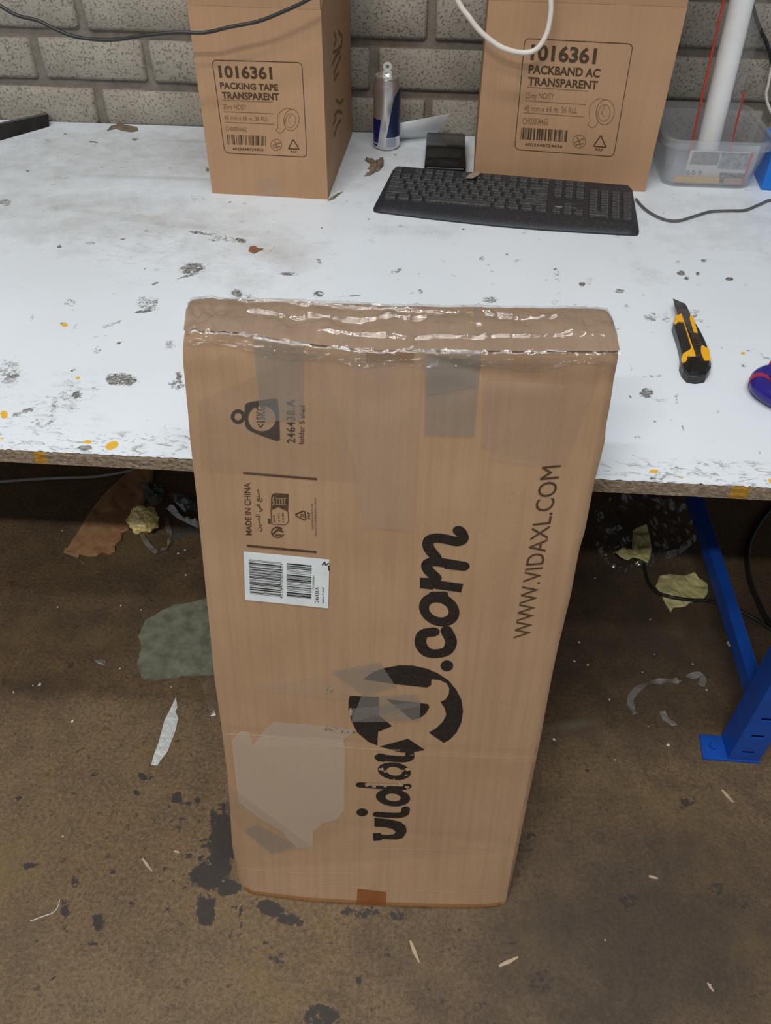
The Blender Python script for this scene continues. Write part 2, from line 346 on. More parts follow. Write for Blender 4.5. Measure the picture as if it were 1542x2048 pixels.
dark_f = ellipse_field(X, Y, [(220, 1180, 420, 200, 3, .62), (1300, 1250, 420, 240, 4, 1.1), (1290, 1880, 400, 330, 0, 1.15), (60, 1380, 120, 50, 0, .8), (800, 1150, 900, 180, 2, .6), (940, 1720, 160, 220, 0, .5)], onz, .95)
set_attr(me, 'dark_area', dark_f)  # broad darker tone under the bench and over the lower right floor
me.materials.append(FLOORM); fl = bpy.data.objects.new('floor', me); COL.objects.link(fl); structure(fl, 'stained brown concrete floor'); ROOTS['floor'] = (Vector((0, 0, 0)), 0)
mb = MB()
out = [(283, 1355), (276, 1330), (283, 1300), (277, 1275), (290, 1245), (325, 1222), (345, 1212), (380, 1206), (420, 1196), (470, 1196), (480, 1290), (470, 1345), (440, 1352), (410, 1352), (370, 1352), (345, 1357), (310, 1363)]
pts = []
for i in range(len(out)):
    a, c_ = Vector((*out[i], 0)), Vector((*out[(i+1) % len(out)], 0))
    for k in range(4): q = a.lerp(c_, k/4); pts.append(onz(q.x+random.uniform(-2, 2), q.y+random.uniform(-2, 2), .0002))
mb.prism(pts, .0022); mb.build('floor_patch', PATCHM, fl)

# ------------------------------------------------------------------ brick wall behind the bench
PX, PZ = .2287, .0925
wb = MB().box((-.05, Y_WALL+.062, .72), (3.1, .1, 1.44)).build('wall_back', MORTAR, loc=(-.05, Y_WALL+.062, 0)); structure(wb, 'grey brick wall with wide mortar joints')
def brick_mesh(seed, full=True):
    L_, Hh, D = (PX-.019), (PZ-.0185), .02
    def prof(u, w):                                                 # rounded, slightly irregular block face
        x = (u-.5)*L_; z = (w-.5)*Hh; e = min(u, 1-u)*L_; g = min(w, 1-w)*Hh; d = 0
        for q in (e, g):
            if q < .006: d += (.006-q)**2/.006*.8
        n_ = noise.noise(Vector((x*40+seed*9, z*40, seed)))*.0013
        x += noise.noise(Vector((z*60, seed*5, 1)))*.0022*(1 if e < .02 else 0); z += noise.noise(Vector((x*40, seed*7, 2)))*.0018*(1 if g < .012 else 0)
        return Vector((x, d-n_, z))
    us_, ws_ = [0, .03, .2, .4, .6, .97, 1], [0, .09, .91, 1]
    mb = MB(); mb.grid(lambda s, t: prof(us_[int(round(s*6))], ws_[int(round(t*3))]), 6, 3)
    nb = len(mb.v); ring = [0, 1, 2, 3, 4, 5, 6, 13, 20, 27, 26, 25, 24, 23, 22, 21, 14, 7]
    mb.add([mb.v[i]+Vector((0, D, 0)) for i in ring], [])
    for k in range(len(ring)): mb.f.append((ring[k], ring[(k+1) % len(ring)], nb+(k+1) % len(ring), nb+k))
    me = bpy.data.meshes.new('brick'); me.from_pydata([tuple(v) for v in mb.v], [], mb.f)
    bm = bmesh.new(); bm.from_mesh(me); bmesh.ops.recalc_face_normals(bm, faces=bm.faces); bm.to_mesh(me); bm.free()
    me.polygons.foreach_set('use_smooth', [True]*len(me.polygons)); me.materials.append(BRICK); return me
BM = [brick_mesh(s) for s in range(8)]
for row in range(-7, 7):
    zc = .779+row*PZ                                                # row 0 lies between the two joints in view
    off = -.815+PX/2 if row % 2 == 0 else -.704+PX/2
    for k in range(-3, 8):
        x = off+k*PX
        if not (-1.5 < x < 1.4) or zc < .06: continue
        o = bpy.data.objects.new('brick', random.choice(BM)); finish(o, wb)
        o.location = (x+.05+random.uniform(-.002, .002), -.062+random.uniform(-.0015, .0015), zc+random.uniform(-.001, .001))

# ------------------------------------------------------------------ bench: worktop and blue steel frame
xs = axis(-1.6, 1.5, -1.0, .75, .0036, .1); ys = axis(Y_EDGE, Y_WALL-.002, Y_EDGE, Y_WALL-.01, .0036, .1)
X, Y = np.meshgrid(xs, ys); nx, ny = len(xs), len(ys); idx = np.arange(nx*ny).reshape(ny, nx)
wt = thing('worktop', 'white laminate worktop with scuffed chipped particle board front edge', 'worktop', (0, Y_EDGE, T-.018))
def jag(x): return .0012*noise.noise(Vector((x*90, 0, 5)))+.0012*noise.noise(Vector((x*300, 0, 8)))+.0008
Yj = Y.copy(); Yj[0, :] += np.array([max(0, jag(x)*1.6) for x in xs])
me = bpy.data.meshes.new('laminate'); me.from_pydata(np.stack([X.ravel(), (Yj-Y_EDGE).ravel(), np.full(nx*ny, .018)], 1).tolist(), [], np.stack([idx[:-1, :-1], idx[:-1, 1:], idx[1:, 1:], idx[1:, :-1]], -1).reshape(-1, 4).tolist())
RES = [(20, 745, 25, 30, 0, .5), (28, 752, 14, 4, -10, .9), (140, 605, 15, 9, 0, .5), (146, 619, 5, 3, -20, .7), (125, 647, 7, 4, 0, .6), (150, 655, 3, 12, 30, .5), (295, 608, 24, 15, 20, .55), (287, 623, 18, 3, -5, .85), (310, 602, 8, 6, 0, .7), (246, 758, 32, 13, 8, .8), (225, 762, 14, 9, 20, .95), (140, 790, 26, 38, 0, .38), (153, 791, 13, 8, 0, .8), (148, 741, 8, 3, -10, .8), (105, 825, 8, 45, 12, .5),
 (170, 895, 14, 6, 0, .95), (55, 821, 16, 5, -15, .7), (30, 830, 10, 4, 0, .6), (80, 845, 14, 16, 0, .4), (385, 537, 28, 13, -10, .7), (375, 552, 22, 2, -15, .9), (312, 567, 10, 3, -20, .65), (314, 537, 10, 5, -50, .42), (355, 770, 20, 10, 0, .6), (358, 752, 6, 12, 0, .9), (194, 700, 10, 9, 0, .5), (238, 686, 6, 3, -30, .85), (224, 649, 24, 5, -20, .5), (120, 493, 6, 3, -10, 1), (180, 486, 16, 4, -5, .5), (246, 478, 5, 2, 0, .9), (64, 635, 5, 8, 20, .5), (191, 777, 8, 5, 0, .55), (285, 697, 5, 3, 0, .4), (340, 690, 12, 10, 0, .45),
 (400, 466, 26, 3, 8, .75), (445, 475, 40, 7, 12, .5), (482, 481, 12, 5, 15, .85), (425, 480, 14, 3, 10, .55), (455, 497, 9, 6, 0, .35), (546, 498, 10, 2, -40, .5), (520, 500, 8, 2, 0, .7), (636, 519, 6, 2, 10, .9), (639, 525, 5, 2, 10, .9), (577, 548, 20, 4, 3, .7), (474, 587, 12, 9, 20, .8), (497, 593, 7, 6, 0, .55), (430, 585, 12, 3, 0, .3), (560, 599, 6, 3, 0, .6), (637, 588, 11, 8, 0, .7), (700, 592, 30, 1.5, -3, .7),
 (791, 543, 14, 5, -20, .5), (800, 539, 6, 4, 0, .6), (840, 583, 7, 5, 0, .65), (824, 587, 4, 4, 0, .55), (838, 549, 3, 2, 0, .6), (886, 522, 6, 2, 15, .55), (964, 516, 8, 4, -20, .6), (980, 600, 18, 8, 0, .6), (927, 610, 6, 8, 0, .4), (859, 464, 14, 5, 0, .3), (742, 482, 16, 4, 0, .38), (803, 452, 16, 5, -5, .35), (735, 461, 12, 5, -15, .3), (816, 466, 2, 8, -10, .4), (927, 458, 4, 2, 0, .8), (694, 514, 4, 4, 0, .3),
 (1114, 551, 8, 18, -10, .42), (1110, 538, 4, 3, 0, .7), (1165, 568, 8, 5, 0, .75), (1178, 562, 8, 9, 0, .42), (1239, 582, 13, 5, -3, .65), (1255, 616, 7, 12, 0, .42), (1109, 604, 10, 8, 0, .38), (1116, 589, 8, 4, -30, .5), (1362, 546, 9, 5, 5, 1), (1374, 556, 5, 4, 20, 1), (1395, 547, 5, 4, 0, .85), (1459, 558, 8, 4, 0, 1), (1356, 525, 5, 4, 20, .65), (1408, 521, 6, 3, 0, .95), (1422, 520, 7, 4, 0, .35), (1492, 569, 8, 9, 0, .3), (1281, 541, 34, 10, 25, .22), (1234, 472, 16, 5, 0, .35), (1292, 455, 8, 18, 0, .25), (1014, 509, 4, 2, 0, .7), (1035, 521, 8, 3, 0, .5), (1050, 465, 6, 6, 20, .35), (1327, 427, 2, 4, 0, .7), (1395, 570, 4, 3, 0, .4), (1260, 485, 3, 2, 0, .6), (1285, 491, 4, 3, 0, .4), (1410, 472, 4, 2, 0, .5), (1430, 572, 4, 3, 0, .4),
 (1302, 633, 18, 9, 0, .5), (1308, 640, 6, 3, 20, .7), (1333, 634, 12, 12, 0, .45), (1388, 627, 14, 10, -15, .5), (1395, 642, 16, 4, 0, .45), (1293, 786, 14, 10, 0, .95), (1265, 740, 24, 2.5, 72, .62), (1283, 762, 14, 2.5, 85, .4), (1307, 752, 24, 3, -3, .5), (1313, 801, 26, 4, 0, .4), (1353, 797, 4, 13, 0, .5), (1348, 790, 2, 10, -20, .5), (1364, 855, 3, 8, -15, .75), (1260, 793, 4, 4, 0, .8), (1313, 844, 5, 4, 0, .5), (1310, 843, 2, 2, 0, .9), (1306, 957, 8, 4, 5, .95), (1321, 957, 5, 2, 0, .8), (1273, 875, 9, 4, 5, .45), (1248, 892, 4, 3, 0, .5), (1250, 880, 3, 2, 0, .4), (1500, 700, 10, 4, 0, .5), (1530, 714, 17, 5, 35, .5), (1487, 731, 5, 4, 0, .8), (1295, 923, 90, .9, 23.4, .55), (1353, 934, 6, 3, -10, .7), (1520, 905, 6, 4, 0, .5), (1425, 655, 20, 1, 10, .5), (1360, 650, 20, 2, 10, .2), (1238, 582, 14, 3, 0, .4), (1425, 950, 4, 6, 0, .6), (1463, 936, 4, 2, 0, .6), (1235, 657, 5, 3, 0, .6),
 (121, 354, 20, 6, 0, .35), (56, 342, 4, 2, 0, .9), (187, 284, 11, 2, 5, .8), (270, 279, 8, 3, 0, .7), (131, 268, 5, 1.5, 0, .9), (97, 281, 5, 3, 0, .5), (394, 397, 22, 9, 0, .35), (10, 405, 14, 9, 0, .55), (265, 400, 14, 6, -20, .3), (96, 377, 22, 6, 0, .22), (460, 404, 6, 2, -15, .65), (488, 407, 5, 3, 0, .5), (415, 339, 4, 5, 0, .85), (340, 336, 4, 2, 0, .6), (205, 335, 6, 3, 0, .4), (360, 291, 6, 3, 0, .4), (155, 391, 3, 2, 0, .6), (100, 420, 30, 5, -5, .3), (20, 430, 20, 6, 0, .3), (700, 352, 6, 3, 0, .4), (835, 300, 6, 3, 0, .25), (690, 405, 16, 1.5, -30, .5), (1345, 395, 2, 9, 0, .5), (1397, 389, 2, 8, 0, .5)]
rr = random.Random(11)
for k in range(110): RES.append((rr.uniform(-60, 1600), rr.uniform(300, 900), rr.uniform(1.5, 4.5), rr.uniform(1.2, 2.6), rr.uniform(-30, 30), rr.uniform(.35, .7)))
set_attr(me, 'residue', ellipse_field(X, Y, RES, tab, .3))
set_attr(me, 'paint', ellipse_field(X, Y, [(129, 650, 8, 5, 0, .8), (156, 756, 6, 4, -15, .85), (8, 829, 9, 9, 0, .85), (175, 884, 10, 5, 0, .75), (224, 891, 14, 8, -20, 1), (2, 878, 5, 3, 0, .8), (1308, 943, 11, 4, 0, .85), (1364, 957, 12, 2.5, 5, .6), (1486, 707, 5, 4, 0, .9), (1541, 961, 4, 7, 0, .9)], tab, .4))
dust = ellipse_field(X, Y, [(180, 430, 420, 75, 4, .55), (560, 500, 110, 40, 10, .6), (300, 440, 280, 14, 8, .75), (150, 412, 120, 10, -6, .75), (60, 340, 260, 70, 0, .5), (300, 310, 340, 60, 2, .6), (800, 330, 520, 75, 2, .45), (1450, 440, 300, 90, 3, .35), (480, 560, 120, 30, 5, .4), (850, 460, 150, 16, 0, .4), (1290, 545, 70, 26, 20, .35)], tab, .6)
set_attr(me, 'dust', dust)
dist = Y-Y_EDGE; xn = np.array([noise.noise(Vector((x*6, 3, 0))) for x in xs])[None, :]
scf = np.clip((.052+.02*xn-dist)/.012, 0, 1)*np.where((X > -.22) & (X < .24), .6, 1.)
scf = np.maximum(scf, .55*ellipse_field(X, Y, [(90, 845, 110, 55, 10, 1), (150, 790, 50, 60, 0, .8), (20, 770, 40, 60, 0, .8)], tab, .4))
scf = np.maximum(scf, .28*ellipse_field(X, Y, [(350, 480, 260, 90, 5, 1), (200, 300, 300, 60, 0, .8)], tab, .4))
set_attr(me, 'scuff', scf)
me.materials.append(LAMIN); la = bpy.data.objects.new('laminate', me); finish(la, wt); tag(la, 'white laminate surface with tape residue and paint marks')
mb = MB(); nxe = 700                                                # ragged chipboard edge
prof = [(0, -.0003), (0, -.004), (0, -.009), (0, -.014), (0, -.018)]
xe = np.linspace(-1.6, 1.5, nxe)
mb.add([(x, Y_EDGE+max(-.0008, jag(x)*(1.5 if j == 0 else .6)+.001*noise.noise(Vector((x*160, z*400, j)))), T+z) for j, (_, z) in enumerate(prof) for x in xe],
       [(j*nxe+i, j*nxe+i+1, (j+1)*nxe+i+1, (j+1)*nxe+i) for j in range(4) for i in range(nxe-1)])
n0 = len(mb.v); mb.add([(-1.6, Y_WALL-.002, T-.018), (1.5, Y_WALL-.002, T-.018)], [])
mb.f.append((4*nxe, n0, n0+1, 5*nxe-1))
ed = mb.build('board_edge', CHIP, wt, fixn=False)
def edge_p(px): p = ony(px, 912+px*.0495, Y_EDGE); return p.x
vx = np.array([v.x for v in mb.v]); vz = np.array([v.z for v in mb.v])
set_attr(ed.data, 'paint', np.maximum(np.clip(1.4-np.abs(vx-edge_p(80))/.008, 0, 1), np.clip(1.4-np.abs(vx-edge_p(1480))/.011, 0, 1)))

bf = thing('bench_frame', 'blue slotted steel rack frame carrying the right side of the bench', 'rack frame', (.58, .78, 0))
def post(y0, y1, front=True):
    x0, x1 = .5527, .6055; zt = T-.018; mb = MB()
    holes = [(.028+k*.05) for k in range(12)] if front else []
    hw, hh = .0105, .0085; xc = (x0+x1)/2
    zs = [0]
    for h_ in holes: zs += [h_-hh/2, h_+hh/2]
    zs.append(zt)
    for a, c_ in zip(zs[:-1], zs[1:]):
        if any(abs(a-(h_-hh/2)) < 1e-6 for h_ in holes):
            mb.quad((x0, y0, a), (xc-hw, y0, a), (xc-hw, y0, c_), (x0, y0, c_)); mb.quad((xc+hw, y0, a), (x1, y0, a), (x1, y0, c_), (xc+hw, y0, c_))
            for xa in (xc-hw, xc+hw): mb.quad((xa, y0, a), (xa, y0+.003, a), (xa, y0+.003, c_), (xa, y0, c_))
            for zz in (a, c_): mb.quad((xc-hw, y0, zz), (xc+hw, y0, zz), (xc+hw, y0+.003, zz), (xc-hw, y0+.003, zz))
        else: mb.quad((x0, y0, a), (x1, y0, a), (x1, y0, c_), (x0, y0, c_))
    mb.quad((x0, y0, 0), (x0, y1, 0), (x0, y1, zt), (x0, y0, zt)); mb.quad((x1, y0, 0), (x1, y1, 0), (x1, y1, zt), (x1, y0, zt))
    for xa, xb in ((x0, x0+.014), (x1-.014, x1)): mb.quad((xa, y1, 0), (xb, y1, 0), (xb, y1, zt), (xa, y1, zt))
    return mb.build('post', BLUE, bf, fixn=False)
post(.757, .803); post(1.50, 1.546, False)
for y0 in (.755, 1.498): MB().prism([(.511, y0, .0), (.6065, y0-.001, .0), (.6065, y0+.047, 0), (.515, y0+.047, 0)][::1], .004).build('foot_plate', BLUE, bf)
MB().lathe([(0, .0115), (.0055, .0115), (.0065, .009), (.0065, .004)], (.532, .779, 0), 6).build('anchor_bolt', BLUE, bf)
mb = MB().box((.574, 1.15, .126), (.022, .70, .034), bev=.002); mb.build('strut', BLUE, bf)
MB().box((.579, 1.15, T-.035), (.03, .70, .032), bev=.002).build('top_rail', BLUE, bf)

# ------------------------------------------------------------------ flat print helpers (2-D on a given face)
_tc = {}
def text2d(s, offset=0., shear=0., spacing=1.):
    """triangulated outline of a line of lettering; cap height = 1"""
    k = (s, offset, shear, spacing)
    if k not in _tc:
        c = bpy.data.curves.new('lettering', 'FONT'); c.body = s; c.offset = offset; c.shear = shear; c.space_character = spacing; c.resolution_u = 3
        o = bpy.data.objects.new('lettering', c); me = bpy.data.meshes.new_from_object(o)
        V = [(v.co.x, v.co.y/.682) for v in me.vertices]; Fs = [tuple(p.vertices) for p in me.polygons]
        bpy.data.objects.remove(o); bpy.data.curves.remove(c); bpy.data.meshes.remove(me); _tc[k] = (V, Fs)
    return _tc[k]
class Face:
    """a plane in space with its own (u, v) metres; collects print"""
    def __init__(s, O, U, V_, Nn, lift=None):
        s.O, s.U, s.V, s.N = Vector(O), Vector(U).normalized(), Vector(V_).normalized(), Vector(Nn).normalized()
        s.lift = lift or (lambda u, v: 0.)
    def uv(s, px, py):
        d = ray(px, py); t = (s.O-EYE).dot(s.N)/d.dot(s.N); p = EYE+d*t-s.O
        return Vector((p.dot(s.U), p.dot(s.V)))
    def w(s, q, n=0.): return s.O+s.U*q[0]+s.V*q[1]+s.N*(n+s.lift(q[0], q[1]))
class Print:
    def __init__(s, face, conv=None, eps=.0006):
        s.face = face; s.mb = MB(); s.e = eps; s.conv = conv or (lambda x, y: (x, y))
    def q(s, p): return s.face.uv(*s.conv(*p))
    def poly(s, pts):
        Q = [s.q(p) for p in pts]; V3 = [Vector((a.x, a.y, 0)) for a in Q]
        s.mb.add([s.face.w(a, s.e) for a in Q], [tuple(t) for t in tessellate_polygon([V3])]); return s
    def text(s, txt, p0, p1, ptop, offset=0., spacing=1.):
        V, Fs = text2d(txt, offset, 0., spacing); x0 = min(v[0] for v in V); x1 = max(v[0] for v in V)
        a, b_, c_ = s.q(p0), s.q(p1), s.q(ptop)
        s.mb.add([s.face.w(a+(b_-a)*((x-x0)/(x1-x0))+(c_-a)*y, s.e) for x, y in V], Fs); return s
    def stroke(s, pts, wpx, smooth=True, round_=True, close=False):
        P = [Vector((*s.q(p), 0)) for p in pts]
        if close: P.append(P[0].copy())
        m_ = s.q(pts[0]); k = (s.q((pts[0][0]+1, pts[0][1]))-m_).length; k2 = (s.q((pts[0][0], pts[0][1]+1))-m_).length
        hw = wpx*(k+k2)/4
        if smooth and len(P) > 2: P = catmull(P, 6)
        for a, c_ in zip(P[:-1], P[1:]):
            d = c_-a
            if d.length < 1e-9: continue
            n_ = Vector((-d.y, d.x, 0)).normalized()*hw
            s.mb.add([s.face.w(x, s.e) for x in (a-n_, c_-n_, c_+n_, a+n_)], [(0, 1, 2, 3)])
        if round_:
            for a in P:
                s.mb.add([s.face.w((a.x+hw*math.cos(g*math.pi/6), a.y+hw*math.sin(g*math.pi/6)), s.e*1.02) for g in range(12)], [tuple(range(12))])
        return s
    def ring(s, c, ro, ri, tilt=0., ci=None, a0=0., a1=360., n=36):
        """elliptical ring with outer radii ro=(rx,ry), inner ri"""
        ci = ci or c; t = math.radians(tilt); L_ = []
        for k in range(n+1):
            g = math.radians(a0+(a1-a0)*k/n)
            for cc, r_ in ((c, ro), (ci, ri)):
                x, y = r_[0]*math.cos(g), r_[1]*math.sin(g)
                L_.append(s.q((cc[0]+x*math.cos(t)-y*math.sin(t), cc[1]+x*math.sin(t)+y*math.cos(t))))
        s.mb.add([s.face.w(a, s.e) for a in L_], [(2*k, 2*k+2, 2*k+3, 2*k+1) for k in range(n)]); return s
    def disc(s, c, r_): return s.ring(c, r_, (r_[0]*.01, r_[1]*.01))
    def bars(s, A, B, C_, D, seed, n=30, fill=.5):
        """bar code: A-B runs across the bars, A-D along them (corners A,B,C,D in order)"""
        r_ = random.Random(seed); ws = [r_.choice((1, 1, 2, 3)) for _ in range(2*n)]; tot = sum(ws); acc = 0
        a, b_, c_, d = (s.q(p) for p in (A, B, C_, D))
        for i, w_ in enumerate(ws):
            t0, t1 = acc/tot, (acc+w_)/tot; acc += w_
            if i % 2 == 0: s.mb.add([s.face.w(x, s.e) for x in (a.lerp(b_, t0), a.lerp(b_, t1), d.lerp(c_, t1), d.lerp(c_, t0))], [(0, 1, 2, 3)])
        return s
    def sheet(s, corners, nu=10, nv=14):
        """a subdivided four-cornered sheet lying on the face"""
        a, b_, c_, d = (s.q(p) for p in corners)
        s.mb.grid(lambda u, v: s.face.w((a.lerp(b_, u)).lerp(d.lerp(c_, u), v), s.e), nu, nv); return s
    def build(s, name, mat, parent): return s.mb.build(name, mat, parent, fixn=False)
def zc(ox, oy, k): return lambda x, y: (ox+x/k, oy+y/k)

# ------------------------------------------------------------------ the tall flat carton leaning on the bench edge
bO = Vector((-.2359, .4876, .0)); byaw, blean, blat, bT = .0352, .1847, -.0178, .0780
u_ = Vector((math.cos(byaw), math.sin(byaw), 0)); v_ = Vector((-math.sin(byaw), math.cos(byaw), 0)); z_ = Vector((0, 0, 1))
up_ = math.cos(blean)*z_+math.sin(blean)*v_; BK = math.cos(blean)*v_-math.sin(blean)*z_
BU = math.cos(blat)*u_+math.sin(blat)*up_; BV = -math.sin(blat)*u_+math.cos(blat)*up_
BW, BL = .407, .877
CREASES = [((460, 1462), (690, 1482), .0011), ((690, 1482), (1075, 1512), .0009), ((500, 1732), (1030, 1700), .0006), ((850, 712), (965, 745), .0016), ((965, 745), (1065, 760), .0016), ((1065, 760), (1225, 765), .0012), ((430, 690), (545, 670), .0014), ((640, 1640), (1015, 1690), .0006)]
flat = Face(bO, BU, BV, -BK)
CR = [(flat.uv(*a), flat.uv(*b_), h_) for a, b_, h_ in CREASES]
BOTPX = [(474, 1760), (484, 1774), (506, 1788), (560, 1795), (620, 1802), (711, 1808), (800, 1813), (891, 1816), (960, 1816), (996, 1813), (1011, 1808), (1018, 1796)]
BOTW = [onz(x, y, .0006)-bO for x, y in BOTPX]                       # the lower edge stands on the floor and bows outwards
BOTU, BOTN = [p.dot(BU) for p in BOTW], [-p.dot(BK) for p in BOTW]
def bulge(u, v):
    a, b_ = min(max(u/BW, 0), 1), min(max(v/BL, 0), 1)
    n_ = .0035*math.sin(math.pi*a)*math.sin(math.pi*b_)+.0012*noise.noise(Vector((u*9, v*7, 1)))
    if b_ > .86: n_ += .002*noise.noise(Vector((u*22, v*30, 3)))*(b_-.86)/.14
    for p, q, h_ in CR:
        d = q-p; t = min(max((Vector((u, v))-p).dot(d)/d.length_squared, 0), 1); r_ = (Vector((u, v))-p-d*t).length
        if r_ < .012: n_ -= h_*(1-r_/.012)**2
    if v < .16: n_ += float(np.interp(u, BOTU, BOTN))*(1-max(v, 0)/.16)**2
    return n_
FB = Face(bO, BU, BV, -BK, bulge)
def poly_uv(px): return [flat.uv(*p) for p in px]
LEFT = poly_uv([(474, 1760), (470, 1742), (463, 1700), (460, 1637), (453, 1551), (441, 1451), (428, 1365), (414, 1222), (400, 1085), (391, 994), (378, 880), (374, 829), (369, 780), (365, 736), (364, 700), (367, 662)])
RIGHT = poly_uv([(1018, 1796), (1021, 1780), (1053, 1620), (1079, 1496), (1106, 1350), (1117, 1299), (1142, 1197), (1160, 1103), (1171, 1067), (1189, 975), (1202, 925), (1212, 885), (1213, 862), (1221, 820), (1230, 764), (1238, 720), (1240, 702)])
BOT = [Vector((p.dot(BU), p.dot(BV))) for p in BOTW]; LEFT[0], RIGHT[0] = BOT[0].copy(), BOT[-1].copy()
TOP = poly_uv([(367, 662), (400, 662), (433, 665), (471, 667), (502, 673), (605, 687), (665, 694), (732, 701), (800, 702), (900, 703), (965, 703), (1065, 704), (1150, 704), (1225, 704), (1240, 702)])
def samp(P, t):
    L_ = [0]
    for a, c_ in zip(P[:-1], P[1:]): L_.append(L_[-1]+(c_-a).length)
    x = t*L_[-1]
    for i in range(len(P)-1):
        if x <= L_[i+1] or i == len(P)-2:
            return P[i].lerp(P[i+1], (x-L_[i])/max(L_[i+1]-L_[i], 1e-9))
def coons(s, t):
    l, r_, b_, tp = samp(LEFT, t), samp(RIGHT, t), samp(BOT, s), samp(TOP, s)
    return (1-s)*l+s*r_+(1-t)*b_+t*tp-((1-s)*(1-t)*BOT[0]+s*(1-t)*BOT[-1]+(1-s)*t*TOP[0]+s*t*TOP[-1])
lo = min((flat.w(q).z for q in BOT)); FLOORFIX = Vector((0, 0, -lo+.0004+max(0, bT*math.sin(blean))*0))
carton = thing('tall_carton', 'tall flat brown carton with black sideways lettering, taped and leaning on the bench edge', 'carton', (bO.x+.2, bO.y+.05, 0))
bflat = Face(flat.O, BU, BV, -BK)
BTOP = [Vector(((EYE+ray(*p)*(((bO+BK*bT)-EYE).dot(BK)/ray(*p).dot(BK))-bO).dot(BU), (EYE+ray(*p)*(((bO+BK*bT)-EYE).dot(BK)/ray(*p).dot(BK))-bO).dot(BV)))
        for p in [(379, 606), (384, 600), (400, 599), (500, 601), (608, 605), (700, 609), (800, 614), (960, 616), (1080, 618), (1190, 619), (1212, 622), (1219, 630)]]
NS, NT = 70, 130; mb = MB()
def front(s, t):
    q = coons(s, t); e = min(s, 1-s)*BW; g = min(t, 1-t)*BL; n_ = 0
    for d, r_ in ((e, .007), (g, .006)):
        if d < r_: n_ -= (.6 if t > .5 or d == e else .12)*r_*(1-d/r_)**2
    p = FB.w(q, n_)
    if t == 0: p.z = .0006
    p.z = max(p.z, .0006); return p
mb.grid(front, NS, NT)
ring = [i for i in range(NS+1)]+[j*(NS+1)+NS for j in range(1, NT+1)]+[NT*(NS+1)+i for i in range(NS-1, -1, -1)]+[j*(NS+1) for j in range(NT-1, 0, -1)]
n0 = len(mb.v)
for i in ring:
    j, k = divmod(i, NS+1); s, t = k/NS, j/NT
    if j == NT: q = samp(BTOP, s)
    else:
        q = coons(s, t); tq = samp(BTOP, s); cx_ = BW/2
        q = Vector((cx_+(q.x-cx_)*.985, q.y))
        if t > .93: q.y = q.y+(tq.y-BL*1.0)*(t-.93)/.07*.3
    p = flat.O+BU*q.x+BV*q.y+BK*bT
    if p.z < .0006 or t == 0: p.z = .0006
    mb.v.append(p)
R_ = len(ring)
for k in range(R_): mb.f.append((ring[k], ring[(k+1) % R_], n0+(k+1) % R_, n0+k))
mb.f.append(tuple(n0+k for k in range(R_))[::-1])
body = mb.build('body', CARD, carton, smooth=False)
for p_ in body.data.polygons: p_.use_smooth = len(p_.vertices) == 4
body.data.set_sharp_from_angle(angle=.6)
# crumpled top closure and the film stretched over it
def topsurf(s, t, lift=0., wr=1.):
    a = FB.w(samp(TOP, s)); b_q = samp(BTOP, s); b_ = flat.O+BU*b_q.x+BV*b_q.y+BK*bT
    p = a.lerp(b_, t); h_ = math.sin(math.pi*t)
    n_ = BV*(.004*h_+lift+wr*(.0025*noise.noise(Vector((s*14, t*3, 2)))+.0012*noise.noise(Vector((s*50, t*9, 4))))*(.25+h_))
    if s < .1: n_ += BV*(.003*noise.noise(Vector((s*60, t*8, 9))))
    return p+n_
MB().grid(lambda s, t: topsurf(s, t, .0008), 120, 14).build('top_flap', card_mat('kraft_board_top', (.36, .245, .160), (.29, .195, .125)), carton, smooth=True)
def wrapf(s, t):
    if t > .42:
        tt = (t-.42)/.58; s_ = .004+s*.992; r_ = 0.
        for t0, amp, sg, sa, sb in ((.74, .0036, .026, .08, .80), (.50, .0036, .027, .10, .60), (.90, .0034, .026, .40, .56), (.24, .0028, .024, .30, .95), (.62, .0030, .024, .62, .90)):
            c_ = t0+.05*math.sin(s_*5+t0*9)+.02*noise.noise(Vector((s_*9, t0*7, 0))); g = min(max((s_-sa)/.05, 0), 1)*min(max((sb-s_)/.05, 0), 1)
            r_ += amp*g*math.exp(-((tt-c_)/sg)**2)
        for s0 in (.11, .22, .30, .37, .455, .53, .585, .69, .76, .885, .93):
            c_ = s0+.012*math.sin(tt*4+s0*30); r_ += .0024*math.exp(-((s_-c_)/.0035)**2)*(.4+.6*max(0, noise.noise(Vector((tt*5, s0*40, 1))))*2)
        r_ += .0009*max(0, noise.noise(Vector((s_*60, tt*9, 6))))
        return topsurf(s_, tt, .0030, 1.5)+BV*r_
    q = samp(TOP, .004+s*.992); d = (.42-t)/.42; drop = .016+.009*noise.noise(Vector((s*7, 1, 7)))
    q2 = Vector((q.x, q.y-drop*d)); rim = .0034*math.exp(-((d*drop-.0012)/.0022)**2)*(.55+.9*max(0, noise.noise(Vector((s*38, 2, 4)))))
    return FB.w(q2, .0014+rim+.0018*max(0, noise.noise(Vector((s*46, d*5, 3))))*(1-d*.6)+.0010*abs(noise.noise(Vector((s*90, d*16, 5)))))
MB().grid(wrapf, 240, 120).build('film_wrap', FILM, carton, smooth=True)
tag(carton.children[-1], 'clear film stretched over the top end')
Pr = lambda **k: Print(FB, **k)
